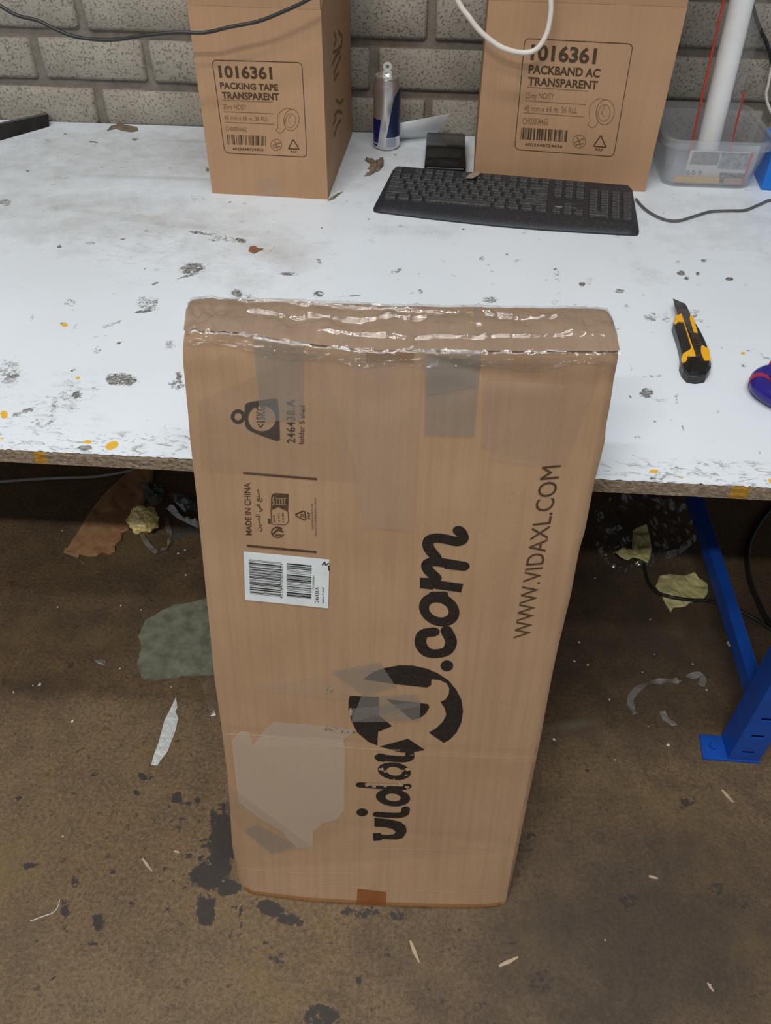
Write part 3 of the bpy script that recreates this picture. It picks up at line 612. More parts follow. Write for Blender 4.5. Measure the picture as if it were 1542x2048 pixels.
# tapes, most of them clear, laid under and over the print
def tape(corners, mat, eps, name='tape', label=None, nu=14, nv=14):
    o = Pr(eps=eps).sheet(corners, nu, nv).build(name, mat, carton)
    o.data.polygons.foreach_set('use_smooth', [True]*len(o.data.polygons))
    if label: tag(o, label)
    return o
tape([(612, 690), (845, 703), (826, 1060), (728, 1048)], TAPEB, .0011)
tape([(700, 700), (800, 703), (806, 1055), (722, 1050)], TAPEB, .0016)
tape([(505, 676), (608, 688), (606, 838), (521, 842)], TAPEG, .0016, label='grey clear tape over the weight symbol')
tape([(848, 706), (962, 708), (948, 872), (848, 868)], TAPEG, .0014, label='grey clear tape patch')
tape([(852, 706), (962, 707), (955, 770), (850, 790)], TAPEG, .0018)
tape([(395, 800), (640, 690), (720, 960), (400, 940)], FILMT, .0009)
tape([(965, 706), (1215, 706), (1130, 935), (962, 895)], FILMT, .0010)
tape([(975, 760), (1130, 770), (1080, 930), (978, 918)], TAPEB, .0013)
tape([(732, 699), (828, 701), (826, 724), (733, 723)], BROWNT, .0008, label='brown packing tape end')
tape([(716, 1764), (773, 1769), (771, 1804), (713, 1801)], BROWNT2, .0008, label='orange brown tape square at the bottom edge')
z6 = zc(420, 1280, 3.5045)
o = Print(FB, z6, .0007).poly([(155, 700), (185, 670), (215, 635), (280, 640), (300, 735), (360, 660), (445, 562), (560, 572), (800, 590), (905, 605), (1020, 625), (935, 690), (945, 740), (942, 1180), (885, 1250), (790, 1275), (725, 1330), (720, 1440), (610, 1450), (500, 1330), (340, 1240), (200, 1130), (175, 900)]).build('label_residue', GHOST, carton); tag(o, 'pale patch left by a torn off label')
tape([z6(*p) for p in [(110, 1000), (720, 1440), (430, 1490), (108, 1210)]], FILMT, .0012)
tape([z6(*p) for p in [(225, 1330), (330, 1290), (605, 1440), (430, 1488)]], TAPEG, .0014)
z5 = zc(660, 1020, 3.0118)
for cs in ([(0, 955), (300, 897), (400, 1048), (200, 1102)], [(190, 1104), (525, 1092), (545, 1160), (130, 1262)], [(130, 1180), (545, 1140), (540, 1255), (132, 1264)]):
    tape([z5(*p) for p in cs], TAPEG, .0016)
tape([z6(*p) for p in [(300, 330), (900, 190), (1010, 370), (920, 400)]], TAPEB, .0014)
CREASEM = film_mat('pale_crease', (.98, .98, .98), .38, (.62, .48, .36), .4, 60, .1)
for pts_, w_ in (([(452, 1466), (540, 1470), (620, 1482), (700, 1491), (800, 1496)], 2.2), ([(820, 1505), (920, 1508), (1010, 1513), (1072, 1514)], 1.1), ([(490, 1733), (600, 1738), (720, 1736)], 1.6), ([(690, 1690), (820, 1694), (990, 1700)], 1.4), ([(500, 1775), (620, 1760), (760, 1762), (1000, 1775)], 1.2)):
    Pr(eps=.0013).stroke(pts_, w_, True, False).build('crease', CREASEM, carton)
# --- printing
pr = Pr()
A_ = zc(440, 760, 6.425)
w1 = Print(FB, A_)
w1.ring((232, 468), (92, 92), (48, 48), n=28)
w1.mb.v and None
n_out = [(335, 300), (420, 280), (560, 255), (700, 232), (735, 245), (745, 290), (762, 500), (770, 740), (755, 772), (720, 770), (560, 718), (400, 655), (340, 610), (322, 540), (316, 460), (318, 350)]
hc, hr = (540, 490), (178, 162)
q_o = catmull([Vector((*p, 0)) for p in n_out+[n_out[0]]], 4)[:-1]
def ray_out(g):
    d = Vector((math.cos(g), math.sin(g))); best = 1e9
    for a, c_ in zip(q_o, q_o[1:]+q_o[:1]):
        e = Vector((c_.x-a.x, c_.y-a.y)); f_ = Vector((a.x-hc[0], a.y-hc[1])); det = d.x*(-e.y)+e.x*d.y
        if abs(det) < 1e-9: continue
        t = (f_.x*(-e.y)+e.x*f_.y)/det; s_ = (d.x*f_.y-d.y*f_.x)/det
        if t > 0 and -1e-6 <= s_ <= 1+1e-6: best = min(best, t)
    return best
L_ = []
for k in range(73):
    g = 2*math.pi*k/72; r_ = ray_out(g); ri = 1/math.sqrt((math.cos(g)/hr[0])**2+(math.sin(g)/hr[1])**2)
    L_ += [FB.w(w1.q((hc[0]+r_*math.cos(g), hc[1]+r_*math.sin(g))), .0006), FB.w(w1.q((hc[0]+min(ri, r_*.98)*math.cos(g), hc[1]+min(ri, r_*.98)*math.sin(g))), .0006)]
w1.mb.add(L_, [(2*k, 2*k+2, 2*k+3, 2*k+1) for k in range(72)])
w1.text('<15KG', (578, 608), (574, 335), (472, 606), .012)
w1.build('weight_symbol', INK, carton)
w2 = Print(FB, A_); w2.text('246438.A', (966, 800), (960, 245), (866, 800), .012, 1.1); w2.build('print', INK, carton); w2 = Print(FB, A_); w2.text('ladder 5 shelf', (1078, 812), (1092, 308), (1012, 812), .004)
w2.build('print', INK, carton)
Z4 = zc(460, 940, 7.009)
w3 = Print(FB, Z4)
w3.stroke([(185, 32), (1220, 112)], 34, False, False); w3.build('print_rule', INKB, carton); w3 = Print(FB, Z4); w3.stroke([(238, 1053), (1215, 1130)], 34, False, False)
w3.build('print_rule', INKB, carton); w3 = Print(FB, Z4); w3.text('MADE IN CHINA', (306, 905), (280, 172), (226, 905), .008)
w3.build('print', INKB, carton); w3 = Print(FB, Z4); w3.text('\uFEE6\uFEF4\uFEBC\uFEDF\uFE8D \uFEF2\uFED3 \uFECA\uFEE8\uFEBB', (432, 850), (415, 262), (372, 850), .012)
w3.build('print', INKB, carton); w3 = Print(FB, Z4)
# disposal mark: panel with a dark head, figure, arrows
w3.poly([(578, 380), (590, 335), (630, 312), (825, 322), (815, 570), (680, 508), (575, 552)])
w3.stroke([(575, 552), (588, 748), (760, 756), (800, 740), (825, 700), (815, 570)], 9, False)
w3.poly([(530, 672), (572, 672), (572, 742), (535, 740)])
w3.ring((672, 860), (95, 80), (78, 64), a0=20, a1=300, n=24)
w3.stroke([(610, 880), (670, 830), (740, 850)], 22); w3.stroke([(660, 800), (720, 810)], 26); w3.stroke([(640, 900), (720, 895)], 16)
w3.text('BOITE', (640, 720), (635, 620), (612, 720), .01); w3.text('A TRI 2', (700, 715), (695, 590), (680, 715), .01); w3.text('A LA MER', (758, 720), (752, 585), (736, 720), .01)
w3.build('disposal_mark', INKB, carton); w3 = Print(FB, Z4)
tri = [(905, 615), (1050, 550), (1065, 695)]
for a, c_ in zip(tri, tri[1:]+tri[:1]):
    A2, B2 = Vector(a).lerp(Vector(c_), .12), Vector(a).lerp(Vector(c_), .84); w3.stroke([tuple(A2), tuple(B2)], 18, False)
w3.text('20', (1035, 645), (1033, 598), (990, 645), .02); w3.text('PAP', (1130, 672), (1122, 572), (1095, 672), .02)
w3.build('recycling_mark', INKB, carton); w3 = Print(FB, Z4); w3.text('CERTIFICADO DE', (1175, 820), (1165, 455), (1152, 820), 0.); w3.build('print', INKB, carton); w3 = Print(FB, Z4); w3.text('RACCOLTA DIFFERENZIATA CARTA', (1215, 905), (1210, 375), (1192, 905), 0.)
w3.build('print', INKB, carton)
w3b = Print(FB, Z4, .0009)
w3b.stroke([(605, 478), (620, 440), (605, 400), (618, 365)], 18); w3b.stroke([(640, 470), (790, 478)], 9, False); w3b.stroke([(645, 380), (790, 390)], 9, False)
for k in range(4): w3b.stroke([(660+k*36, 388), (664+k*36, 470)], 12, False, False)
w3b.build('print', pmat('kraft_knockout', (.30, .21, .13), (.26, .18, .11), 100, .7), carton)
st = Print(FB, Z4, .0010).sheet([(195, 1130), (1397, 1225), (1381, 1907), (215, 1811)], 12, 8).build('sticker', LABELW, carton); tag(st, 'white barcode sticker')
w4 = Print(FB, Z4, .0014)
w4.bars((268, 1240), (285, 1725), (715, 1760), (722, 1278), 4, 26); w4.bars((798, 1282), (802, 1752), (1142, 1780), (1148, 1310), 9, 24)
w4.text('9718475503651', (745, 1780), (742, 1300), (712, 1778), .0); w4.text('72109000401', (1185, 1640), (1188, 1450), (1160, 1640), 0.)
w4.text('246438.A', (1248, 1825), (1245, 1612), (1200, 1822), .004); w4.text('ladder 5 shelf', (1320, 1832), (1325, 1610), (1290, 1830), 0.)
w4.stroke([(1300, 1300), (1330, 1260), (1345, 1300), (1385, 1275)], 14); w4.stroke([(1385, 1310), (1392, 1370)], 16)
o = w4.build('sticker_print', INK, st)
w5 = Print(FB, zc(980, 900, 5.122)); w5.text('WWW.VIDAXL.COM', (408, 1908), (726, 150), (240, 1920), .0, 1.0); w5.build('web_address', INKB, carton)
# logo
lg = Print(FB, z5)
lg.poly([(200, 1005), (260, 962), (330, 936), (420, 920), (500, 922), (580, 940), (650, 970), (712, 1012), (760, 1070), (790, 1130), (800, 1200), (790, 1270), (762, 1330), (722, 1372), (685, 1392), (595, 1330), (640, 1302), (680, 1262), (700, 1220), (690, 1180), (665, 1142), (695, 1128), (715, 1095), (718, 1060), (702, 1030), (662, 1010), (610, 1005), (608, 1040), (585, 1055), (400, 1035)])
lg.poly([(120, 1105), (295, 1115), (295, 1225), (375, 1290), (290, 1325), (285, 1410), (230, 1385), (165, 1330), (130, 1260), (112, 1190), (112, 1140)])
lg.poly([(340, 1125), (590, 1155), (598, 1175), (575, 1215), (540, 1240), (495, 1252)])
lg.poly([(300, 1415), (470, 1367), (572, 1437), (500, 1448), (440, 1450), (400, 1442)])
lg.disc((703, 925), (38, 33))
lg.stroke([(625, 722), (560, 735), (545, 790), (580, 840), (640, 852), (705, 835), (728, 780), (700, 715)], 62)
lg.poly([(560, 705), (625, 700), (622, 748), (600, 748)])
lg.ring((657, 590), (125, 96), (62, 42), tilt=22, ci=(655, 592))
lg.stroke([(570, 430), (795, 462)], 58, False, False); lg.stroke([(548, 398), (548, 460)], 12, False, False); lg.poly([(545, 398), (620, 400), (620, 470), (542, 460)])
lg.stroke([(640, 400), (590, 350), (585, 315), (630, 302), (700, 312), (808, 330)], 58); lg.poly([(690, 290), (810, 302), (806, 358), (690, 345)])
lg.stroke([(640, 280), (595, 220), (595, 175), (640, 160), (700, 168), (765, 182), (800, 165), (790, 130), (772, 116)], 60)
lg.stroke([(690, 500), (615, 500)], 40, False); lg.stroke([(690, 690), (700, 640)], 22, False)
lg.conv = z6
lg.conv = z5; lg.poly([(258, 1938), (262, 1984), (308, 1982), (314, 1972), (400, 1976), (440, 1966), (462, 1930), (456, 1895), (425, 1868), (360, 1852), (268, 1842), (268, 1898), (330, 1900), (375, 1912), (396, 1930), (385, 1944), (350, 1949), (310, 1946), (304, 1936)]); lg.conv = z6
lg.stroke([(1170, 1208), (1300, 1216), (1360, 1205), (1372, 1170)], 46); lg.disc((1067, 1193), (40, 27))
lg.ring((1283, 1088), (120, 62), (54, 27), tilt=6)
lg.stroke([(1050, 1000), (1320, 1018), (1385, 1010)], 44)
lg.ring((1292, 905), (116, 60), (56, 30), tilt=8)
lg.stroke([(1185, 808), (1340, 822), (1395, 812), (1400, 785)], 52); lg.poly([(1178, 780), (1225, 785), (1225, 840), (1172, 835)])
lg.build('logo', INK, carton)
# torn and rubbed spots on the logo
rb = Print(FB, z6, .0011)
for (x, y, r_) in [(1205, 890, 22), (1230, 905, 14), (1385, 890, 20), (1350, 900, 14), (1330, 985, 16), (1380, 1015, 18), (1280, 1000, 12), (1230, 1008, 13), (1150, 1008, 18), (1100, 1004, 12), (1375, 930, 10), (1290, 960, 8)]:
    rb.poly([(x+r_*math.cos(g)*random.uniform(.6, 1.2), y+r_*.6*math.sin(g)*random.uniform(.6, 1.2)) for g in [k*math.pi/5 for k in range(10)]])
rb.poly([(1090, 985), (1350, 990), (1355, 1008), (1085, 1000)])
o = rb.build('rubbed_print', pmat('rubbed_kraft', (.40, .29, .18), (.25, .17, .10), 160, .8), carton)
TORN = pmat('torn_kraft', (.42, .34, .25), (.10, .07, .045), 220, .9, lo=.4, hi=.6)
for (x, y, a, b_) in [(840, 335, 26, 20), (985, 490, 14, 36)]:
    Print(FB, z6, .0010).poly([(x+a*math.cos(g)*random.uniform(.6, 1.2), y+b_*math.sin(g)*random.uniform(.6, 1.2)) for g in [k*math.pi/5 for k in range(10)]]).build('torn_spot', TORN, carton)
tn = Print(FB, z6, .0010)
for k in range(9): x = 810+k*26; tn.poly([(x+random.uniform(-12, 12), 600+k*5+random.uniform(-14, 14)), (x+34, 602+k*4), (x+18, 622+k*3), (x-6, 618+k*4)])
tn.build('torn_spot', TORN, carton)
bt = [samp(BOT, .03+.94*k/40) for k in range(41)]
mb = MB(); mb.grid(lambda s, t: FB.w(bt[int(round(s*40))]+Vector((0, .0005+.007*t)), .0018*(1-t)+.0006+.001*noise.noise(Vector((s*22, t*2, 6)))*(1-t)), 40, 6)
mb.build('bottom_tape', film_mat('amber_tape', (.90, .76, .60), .06, (.5, .3, .15), .07, 40, .6), carton, smooth=True)

# ------------------------------------------------------------------ the two packing tape cartons at the wall
def tape_carton(label, A, yaw, Wd, Dp, Hh):
    t = thing('tape_carton', label, 'carton', (A[0], A[1], T), -yaw, 'packing tape cartons against the wall')
    th = .004; mb = MB()
    for c_, d in (((Wd/2, th/2, Hh/2), (Wd, th, Hh)), ((Wd/2, Dp-th/2, Hh/2), (Wd, th, Hh)), ((th/2, Dp/2, Hh/2), (th, Dp-2*th, Hh)), ((Wd-th/2, Dp/2, Hh/2), (th, Dp-2*th, Hh)), ((Wd/2, Dp/2, th/2), (Wd-2*th, Dp-2*th, th))):
        mb.box(c_, d)
    mb.build('body', CARD2, t, local=True)
    for k, (c_, ax, sgn, d) in enumerate((((Wd/2, 0), 'X', 1, (Wd-.002, Dp/2)), ((Wd/2, Dp), 'X', -1, (Wd-.002, Dp/2)))):
        m2 = MB(); ang = sgn*math.radians(6)
        M_ = Matrix.Rotation(ang, 3, 'X'); m2.box(M_ @ Vector((0, 0, d[1]/2))+Vector((c_[0], c_[1]+sgn*th/2, Hh+.0005)), (d[0], th, d[1]), M=M_); m2.build('flap', CARD2, t, local=True)
    for x, sgn in ((th/2, -1), (Wd-th/2, 1)):
        M_ = Matrix.Rotation(sgn*math.radians(8), 3, 'Y'); m2 = MB(); m2.box(M_ @ Vector((0, 0, Wd/4))+Vector((x, Dp/2, Hh+.0005)), (th, Dp-.012, Wd/2), M=M_); m2.build('flap', CARD2, t, local=True)
    return t
def carton_face(A, yaw, lift=.0): return Face((A[0], A[1], T), (math.cos(yaw), -math.sin(yaw), 0), (0, 0, 1), (-math.sin(yaw), -math.cos(yaw), 0))
def carton_print(par, fc, Z, L, seed):
    P_ = lambda: Print(fc, Z, .0004)
    P_().text('1016361', *L['num'], .034).build('print', INKB, par)
    P_().text(L['w1'], *L['p1'], .030).build('print', INKB, par); P_().text('TRANSPARENT', *L['p2'], .030).build('print', INKB, par)
    P_().bars(*L['bar'], seed, 24).build('barcode', INKB, par); P_().text('4025648724436', *L['dig'], .01).build('print', INKB, par)
    tr = L['tri']; p = P_()
    for a, c_ in zip(tr, tr[1:]+tr[:1]): p.stroke([tuple(Vector(a).lerp(Vector(c_), .04)), tuple(Vector(a).lerp(Vector(c_), .95))], 10, False)
    p.text('PAP', *L['pap'], .02); p.build('recycling_mark', INKB, par)
    q = P_(); cor = [Vector(k) for k in L['rect']]; path = []
    for i in range(4):
        a, c_, d = cor[i-1], cor[i], cor[(i+1) % 4]; r_ = 48
        p0 = c_+(a-c_).normalized()*r_; p1 = c_+(d-c_).normalized()*r_
        for k in range(6): t = k/5; path.append(tuple((1-t)**2*p0+2*t*(1-t)*c_+t*t*p1))
    q.stroke(path, 7, False, False, close=True); q.build('print_frame', INKB, par)
    for a, c_ in L['lines']: P_().stroke([a, c_], 4.5, False, False).build('print_rule', INKF, par)
    for s_, k in (('25my NOISY', 't1'), ('48 mm x 66 m, 36 RLL', 't2'), ('CH00004462', 't3')): P_().text(s_, *L[k], -.004).build('print', INKF, par)
    (cx_, cy_), (rx, ry) = L['roll']; q = P_()
    q.ring((cx_, cy_), (rx, ry), (rx-5, ry-5), tilt=8); q.ring((cx_-8, cy_+6), (rx*.66, ry*.66), (rx*.66-4, ry*.66-4), tilt=8)
    q.stroke([(cx_-5, cy_-ry), (cx_-60, cy_-ry-4), (cx_-125, cy_-ry*.55), (cx_-135, cy_), (cx_-130, cy_+ry*.7), (cx_-150, cy_+ry*.95), (cx_-110, cy_+ry*1.2), (cx_-75, cy_+ry*1.0), (cx_-62, cy_+ry*.72)], 4.5, True, False)
    q.stroke([(cx_-70, cy_-10), (cx_-66, cy_+ry*.6)], 4, False, False); q.stroke([(cx_-2, cy_-ry*.5), (cx_-28, cy_), (cx_-10, cy_+ry*.35)], 4, True, False)
    q.build('tape_roll_symbol', INKF, par)
    (lx, ly), lr = L['leaf']; q = P_()
    q.ring((lx, ly), (lr, lr), (lr-5, lr-5)); q.stroke([(lx-lr*.7, ly+lr*.2), (lx-lr*.1, ly-lr*.1), (lx+lr*.7, ly-lr*.4)], 8); q.stroke([(lx-lr*.3, ly-lr*.6), (lx, ly), (lx+lr*.2, ly+lr*.8)], 8); q.stroke([(lx-lr*.5, ly+lr*.5), (lx+lr*.6, ly+lr*.3)], 8)
    q.build('leaf_symbol', INKF, par)
LB = tape_carton('narrow brown packing tape carton left of the drink can on the worktop', (-.3963, 1.4455), .0392, .2106, .330, .2955)
fl_ = carton_face((-.3963, 1.4455), .0392)
carton_print(LB, fl_, zc(380, 80, 4.819), dict(num=((285, 358), (797, 374), (270, 250)), w1='PACKING TAPE', p1=((293, 465), (850, 488), (287, 408)), p2=((312, 566), (862, 580), (304, 502)),
  bar=((355, 910), (742, 925), (738, 1018), (366, 1004)), dig=((412, 1060), (708, 1070), (410, 1036)), tri=[(995, 958), (1052, 1052), (948, 1048)], pap=((972, 1082), (1030, 1086), (970, 1066)),
  rect=((213, 192), (1078, 217), (1128, 1128), (335, 1088)), lines=[((312, 580), (798, 598)), ((325, 690), (805, 710)), ((340, 792), (815, 812))],
  t1=((322, 665), (548, 672), (314, 618)), t2=((332, 768), (758, 784), (326, 724)), t3=((345, 876), (548, 883), (340, 832)), roll=((978, 770), (76, 106)), leaf=((832, 1010), 56)), 5)
RBc = tape_carton('wide brown packing tape carton standing right behind the keyboard', (.0749, 1.5336), .03, .315, .21, .2955)
fr_ = carton_face((.0749, 1.5336), .03)
carton_print(RBc, fr_, zc(940, 40, 4.2833), dict(num=((517, 337), (1075, 372), (527, 215)), w1='PACKBAND AC', p1=((500, 455), (1110, 491), (506, 386)), p2=((495, 556), (1090, 592), (500, 490)),
  bar=((440, 920), (850, 946), (840, 1046), (432, 1020)), dig=((470, 1076), (790, 1096), (472, 1052)), tri=[(1120, 988), (1165, 1090), (1058, 1080)], pap=((1075, 1118), (1138, 1124), (1078, 1098)),
  rect=((470, 157), (1397, 206), (1230, 1170), (382, 1108)), lines=[((490, 573), (1010, 610)), ((470, 690), (990, 725)), ((455, 792), (975, 830))],
  t1=((472, 668), (716, 680), (478, 618)), t2=((460, 778), (915, 800), (466, 728)), t3=((448, 890), (665, 899), (452, 836)), roll=((1158, 790), (80, 110)), leaf=((935, 1040), 58)), 8)
# worn lettering smears on the side of the left carton
ul = Vector((math.cos(.0392), -math.sin(.0392), 0)); vl = Vector((math.sin(.0392), math.cos(.0392), 0))
sf = Face(Vector((-.3963, 1.4455, T))+ul*.2106, vl, (0, 0, 1), ul)
sp_ = Print(sf, None, .0005)
for pts in ([(668, 66), (672, 78), (668, 92)], [(676, 62), (684, 74), (682, 92)], [(666, 105), (675, 100), (683, 92)], [(665, 128), (672, 112), (680, 104)], [(668, 148), (674, 130), (682, 112)], [(668, 160), (676, 146)], [(672, 200), (680, 206), (686, 200)], [(668, 232), (676, 222), (684, 226)], [(666, 250), (672, 236)], [(668, 272), (674, 252), (682, 240)]):
    sp_.stroke(pts, 1.6)
    if pts[0] == (668, 160): sp_.build('print', INKF, LB); sp_ = Print(sf, None, .0005)
sp_.build('print', INKF, LB)
MB().grid(lambda s, t: fl_.w((.085+.045*s, .0+.034*t), .0006), 4, 4).build('tape', FILMT, LB)

# ------------------------------------------------------------------ keyboard
KA, KYAW = Vector((-.1045, 1.3837, T)), .1211
kb = thing('keyboard', 'dusty black full size keyboard with palm rest lying in front of the cartons', 'keyboard', KA, -KYAW)
KW, KD = .457, .159
def kout(u, w):                                                     # plan outline: bowed front edge, slanted ends
    y0 = .007-.013*math.sin(math.pi*min(max(u, 0), 1)); ye_ = y0+(KD-y0)*w
    inset = .012*w
    return inset+u*(KW-2*inset), ye_
def kz(w): return .010+.018*w if w > .22 else .006+(.010+.018*.22-.006)*(math.sin(w/.22*math.pi/2))
mb = MB(); NU, NV = 48, 26
def ktop(u, w):
    x, y = kout(u, w); e = min(u, 1-u)*KW; g = min(w, 1-w)*KD; z = kz(w)
    for d in (e, g):
        if d < .007: z -= .007*(1-d/.007)**2
    r_ = .012                                                       # rounded corners
    if e < r_ and g < r_:
        k = ((1-e/r_)**2+(1-g/r_)**2)
        if k > 1:
            s_ = 1/math.sqrt(k); cx_ = (r_ if u < .5 else KW-r_); x += (1-s_)*(cx_-x); cyy = (r_ if w < .5 else KD-r_); y += (1-s_)*(cyy-y)
    return Vector((x, y, max(z, .003)))
mb.grid(ktop, NU, NV)
ring = [i for i in range(NU+1)]+[j*(NU+1)+NU for j in range(1, NV+1)]+[NV*(NU+1)+i for i in range(NU-1, -1, -1)]+[j*(NU+1) for j in range(NV-1, 0, -1)]
n0 = len(mb.v)
for i in ring: mb.v.append(Vector((mb.v[i].x, mb.v[i].y, .0005)))
R_ = len(ring)
for k in range(R_): mb.f.append((ring[k], ring[(k+1) % R_], n0+(k+1) % R_, n0+k))
mb.f.append(tuple(n0+k for k in range(R_))[::-1])
sh = mb.build('shell', KBODY, kb, smooth=True, local=True)
UN = .01905
KEYS = []
def row(y, x, specs):
    for sp2 in specs:
        if isinstance(sp2, (int, float)): x += sp2; continue
        lab, w_ = sp2 if isinstance(sp2, tuple) else (sp2, 1.)
        KEYS.append((x, y, w_, lab)); x += w_
row(5.3, 0, ['Esc', 1, 'F1', 'F2', 'F3', 'F4', .5, 'F5', 'F6', 'F7', 'F8', .5, 'F9', 'F10', 'F11', 'F12', .25, '', '', ''])
row(4, 0, list('`1234567890-=')+[('', 2), .25, '', '', '', .25, '', '/', '*', '-'])
row(3, 0, [('', 1.5)]+list('QWERTYUIOP[]')+[('', 1.5), .25, '', '', '', .25, '7', '8', '9'])
row(2, 0, [('', 1.75)]+list("ASDFGHJKL;'")+[('', 2.25), 3.5, '4', '5', '6'])
row(1, 0, [('', 2.25)]+list('ZXCVBNM,./')+[('', 2.75), 1.25, '', 1.25, '1', '2', '3'])
row(0, 0, [('Ctrl', 1.25), ('', 1.25), ('Alt', 1.25), ('', 6.25), ('Alt', 1.25), ('', 1.25), ('', 1.25), ('Ctrl', 1.25), .25, '', '', '', .25, ('0', 2), '.'])
KEYS.append((18.5+3, 2, -1, '+')); KEYS.append((18.5+3, 0, -1, ''))
kmesh = {}
def key_mesh(w_, d_):
    if (w_, d_) not in kmesh:
        x0, x1, y0, y1 = .0008, w_*UN-.0008, .0008, d_*UN-.0008; hgt = .0065; ti = .0024; V = []; 
        for (z, i_) in ((0, 0), (hgt*.85, ti*.8), (hgt, ti*1.25)):
            V += [(x0+i_, y0+i_*.6, z), (x1-i_, y0+i_*.6, z), (x1-i_, y1-i_, z), (x0+i_, y1-i_, z)]
        Fc = [(0, 1, 5, 4), (1, 2, 6, 5), (2, 3, 7, 6), (3, 0, 4, 7), (4, 5, 9, 8), (5, 6, 10, 9), (6, 7, 11, 10), (7, 4, 8, 11), (8, 9, 10, 11)]
        me = bpy.data.meshes.new('key'); me.from_pydata(V, [], Fc); me.materials.append(KEYM); kmesh[(w_, d_)] = me
    return kmesh[(w_, d_)]
KX0, KY0 = .0150, .0335
legm = {}
for x, y, w_, lab in KEYS:
    d_ = 1.
    if w_ < 0: w_, d_ = 1., 2.
    o = bpy.data.objects.new('key', key_mesh(w_, d_)); finish(o, kb)
    yy = KY0+y*UN*.93; w_mid = (yy+.01)/KD
    o.location = (KX0+x*UN, yy, kz(w_mid)-.0030); o.rotation_euler.x = math.atan2(.018, KD)
    if lab:
        if lab not in legm:
            V, Fs = text2d(lab); s_ = .0042 if len(lab) == 1 else .0026
            me = bpy.data.meshes.new('legend'); me.from_pydata([(a*s_*.7+.0042, b_*s_*.8+.0085, .0067) for a, b_ in V], [], Fs); me.materials.append(LEG_PR); legm[lab] = me
        l = bpy.data.objects.new('legend', legm[lab]); finish(l, o)
mb = MB(); kp = [KA+Vector((0, 0, 0))]
cab = [(1272, 398), (1282, 410), (1300, 425), (1330, 439), (1358, 441), (1392, 431), (1420, 423), (1455, 421), (1490, 420), (1518, 409), (1545, 399), (1600, 396), (1690, 410)]
mb.tube(catmull([tab(x, y, .0035) for x, y in cab], 6), .0022, 8); mb.build('cable', DCORD, kb, smooth=True)
mb = MB(); mb.lathe([(0, .0002), (.006, .0002), (.006, 0)], (0, 0, 0), 16)
bd = mb.build('brand_mark', LEG_PR, kb, local=True); bd.location = (KX0+15.95*UN, KY0+1.35*UN, kz(.36)+.0004); bd.scale = (1.1, .55, 1)
MB().box((KX0+17.0*UN, KY0+1.35*UN, kz(.36)+.0005), (.022, .0022, .0003)).build('brand_mark', LEG_PR, kb, local=True)

# ------------------------------------------------------------------ more helpers for small things
def slab(fn, nu, nv, th, dirn=Vector((0, 0, 1))):
    """thin sheet with real thickness: fn(s,t) -> point"""
    mb = MB(); mb.grid(fn, nu, nv); n = len(mb.v); top = [v+dirn*th for v in mb.v]; f0 = list(mb.f)
    mb.v += top; mb.f += [tuple(i+n for i in f[::-1]) for f in f0]
    ring = [i for i in range(nu+1)]+[j*(nu+1)+nu for j in range(1, nv+1)]+[nv*(nu+1)+i for i in range(nu-1, -1, -1)]+[j*(nu+1) for j in range(nv-1, 0, -1)]
    for a, c_ in zip(ring, ring[1:]+ring[:1]): mb.f.append((a, c_, c_+n, a+n))
    return mb
def crumple(pts, amp, seed, th=.0005, cuts=3, scale=40, edge=.15, zmin=.0006):
    """an outline on a flat surface, cut fine and lifted into folds; returns MB"""
    z0 = pts[0].z; bm = bmesh.new(); f = bm.faces.new([bm.verts.new((p.x, p.y, 0)) for p in pts])
    bmesh.ops.triangulate(bm, faces=bm.faces[:])
    for _ in range(cuts):
        L_ = np.mean([e.calc_length() for e in bm.edges]); bmesh.ops.subdivide_edges(bm, edges=[e for e in bm.edges if e.calc_length() > L_*.7], cuts=1, use_grid_fill=True)
        bmesh.ops.triangulate(bm, faces=bm.faces[:])
    bnd = {v.index for e in bm.edges if e.is_boundary for v in e.verts}; bm.verts.index_update(); bnd = {v.index for e in bm.edges if e.is_boundary for v in e.verts}
    V = []
    for v in bm.verts:
        h_ = abs(noise.noise(Vector((v.co.x*scale+seed*3.1, v.co.y*scale, seed))))+.5*abs(noise.noise(Vector((v.co.x*scale*2.3, v.co.y*scale*2.3+seed, 4))))
        V.append(Vector((v.co.x, v.co.y, z0+zmin+amp*h_*(edge if v.index in bnd else 1))))
    bm.verts.index_update(); Fc = [tuple(v.index for v in f.verts) for f in bm.faces]; be = [(e.verts[0].index, e.verts[1].index) for e in bm.edges if e.is_boundary]; bm.free()
    mb = MB(); n = len(V); mb.add(V+[v+Vector((0, 0, th)) for v in V], Fc+[tuple(i+n for i in f[::-1]) for f in Fc]+[(a, b_, b_+n, a+n) for a, b_ in be])
    return mb
def ball(c, r_, amp, seed, sub=3, sq=(1, 1, 1)):
    bm = bmesh.new(); bmesh.ops.create_icosphere(bm, subdivisions=sub, radius=1); mb = MB(); V = []
    for v in bm.verts:
        n_ = v.co.normalized(); k = 1+amp*(abs(noise.noise(n_*2.3+Vector((seed, 0, 0))))*1.6-.5+.4*noise.noise(n_*6+Vector((0, seed, 0))))
        V.append(Vector((n_.x*sq[0], n_.y*sq[1], n_.z*sq[2]))*r_*k)
    zmin = min(v.z for v in V); mb.add([Vector((v.x+c[0], v.y+c[1], v.z-zmin+c[2])) for v in V], [tuple(v.index for v in f.verts) for f in bm.faces]); bm.free(); return mb

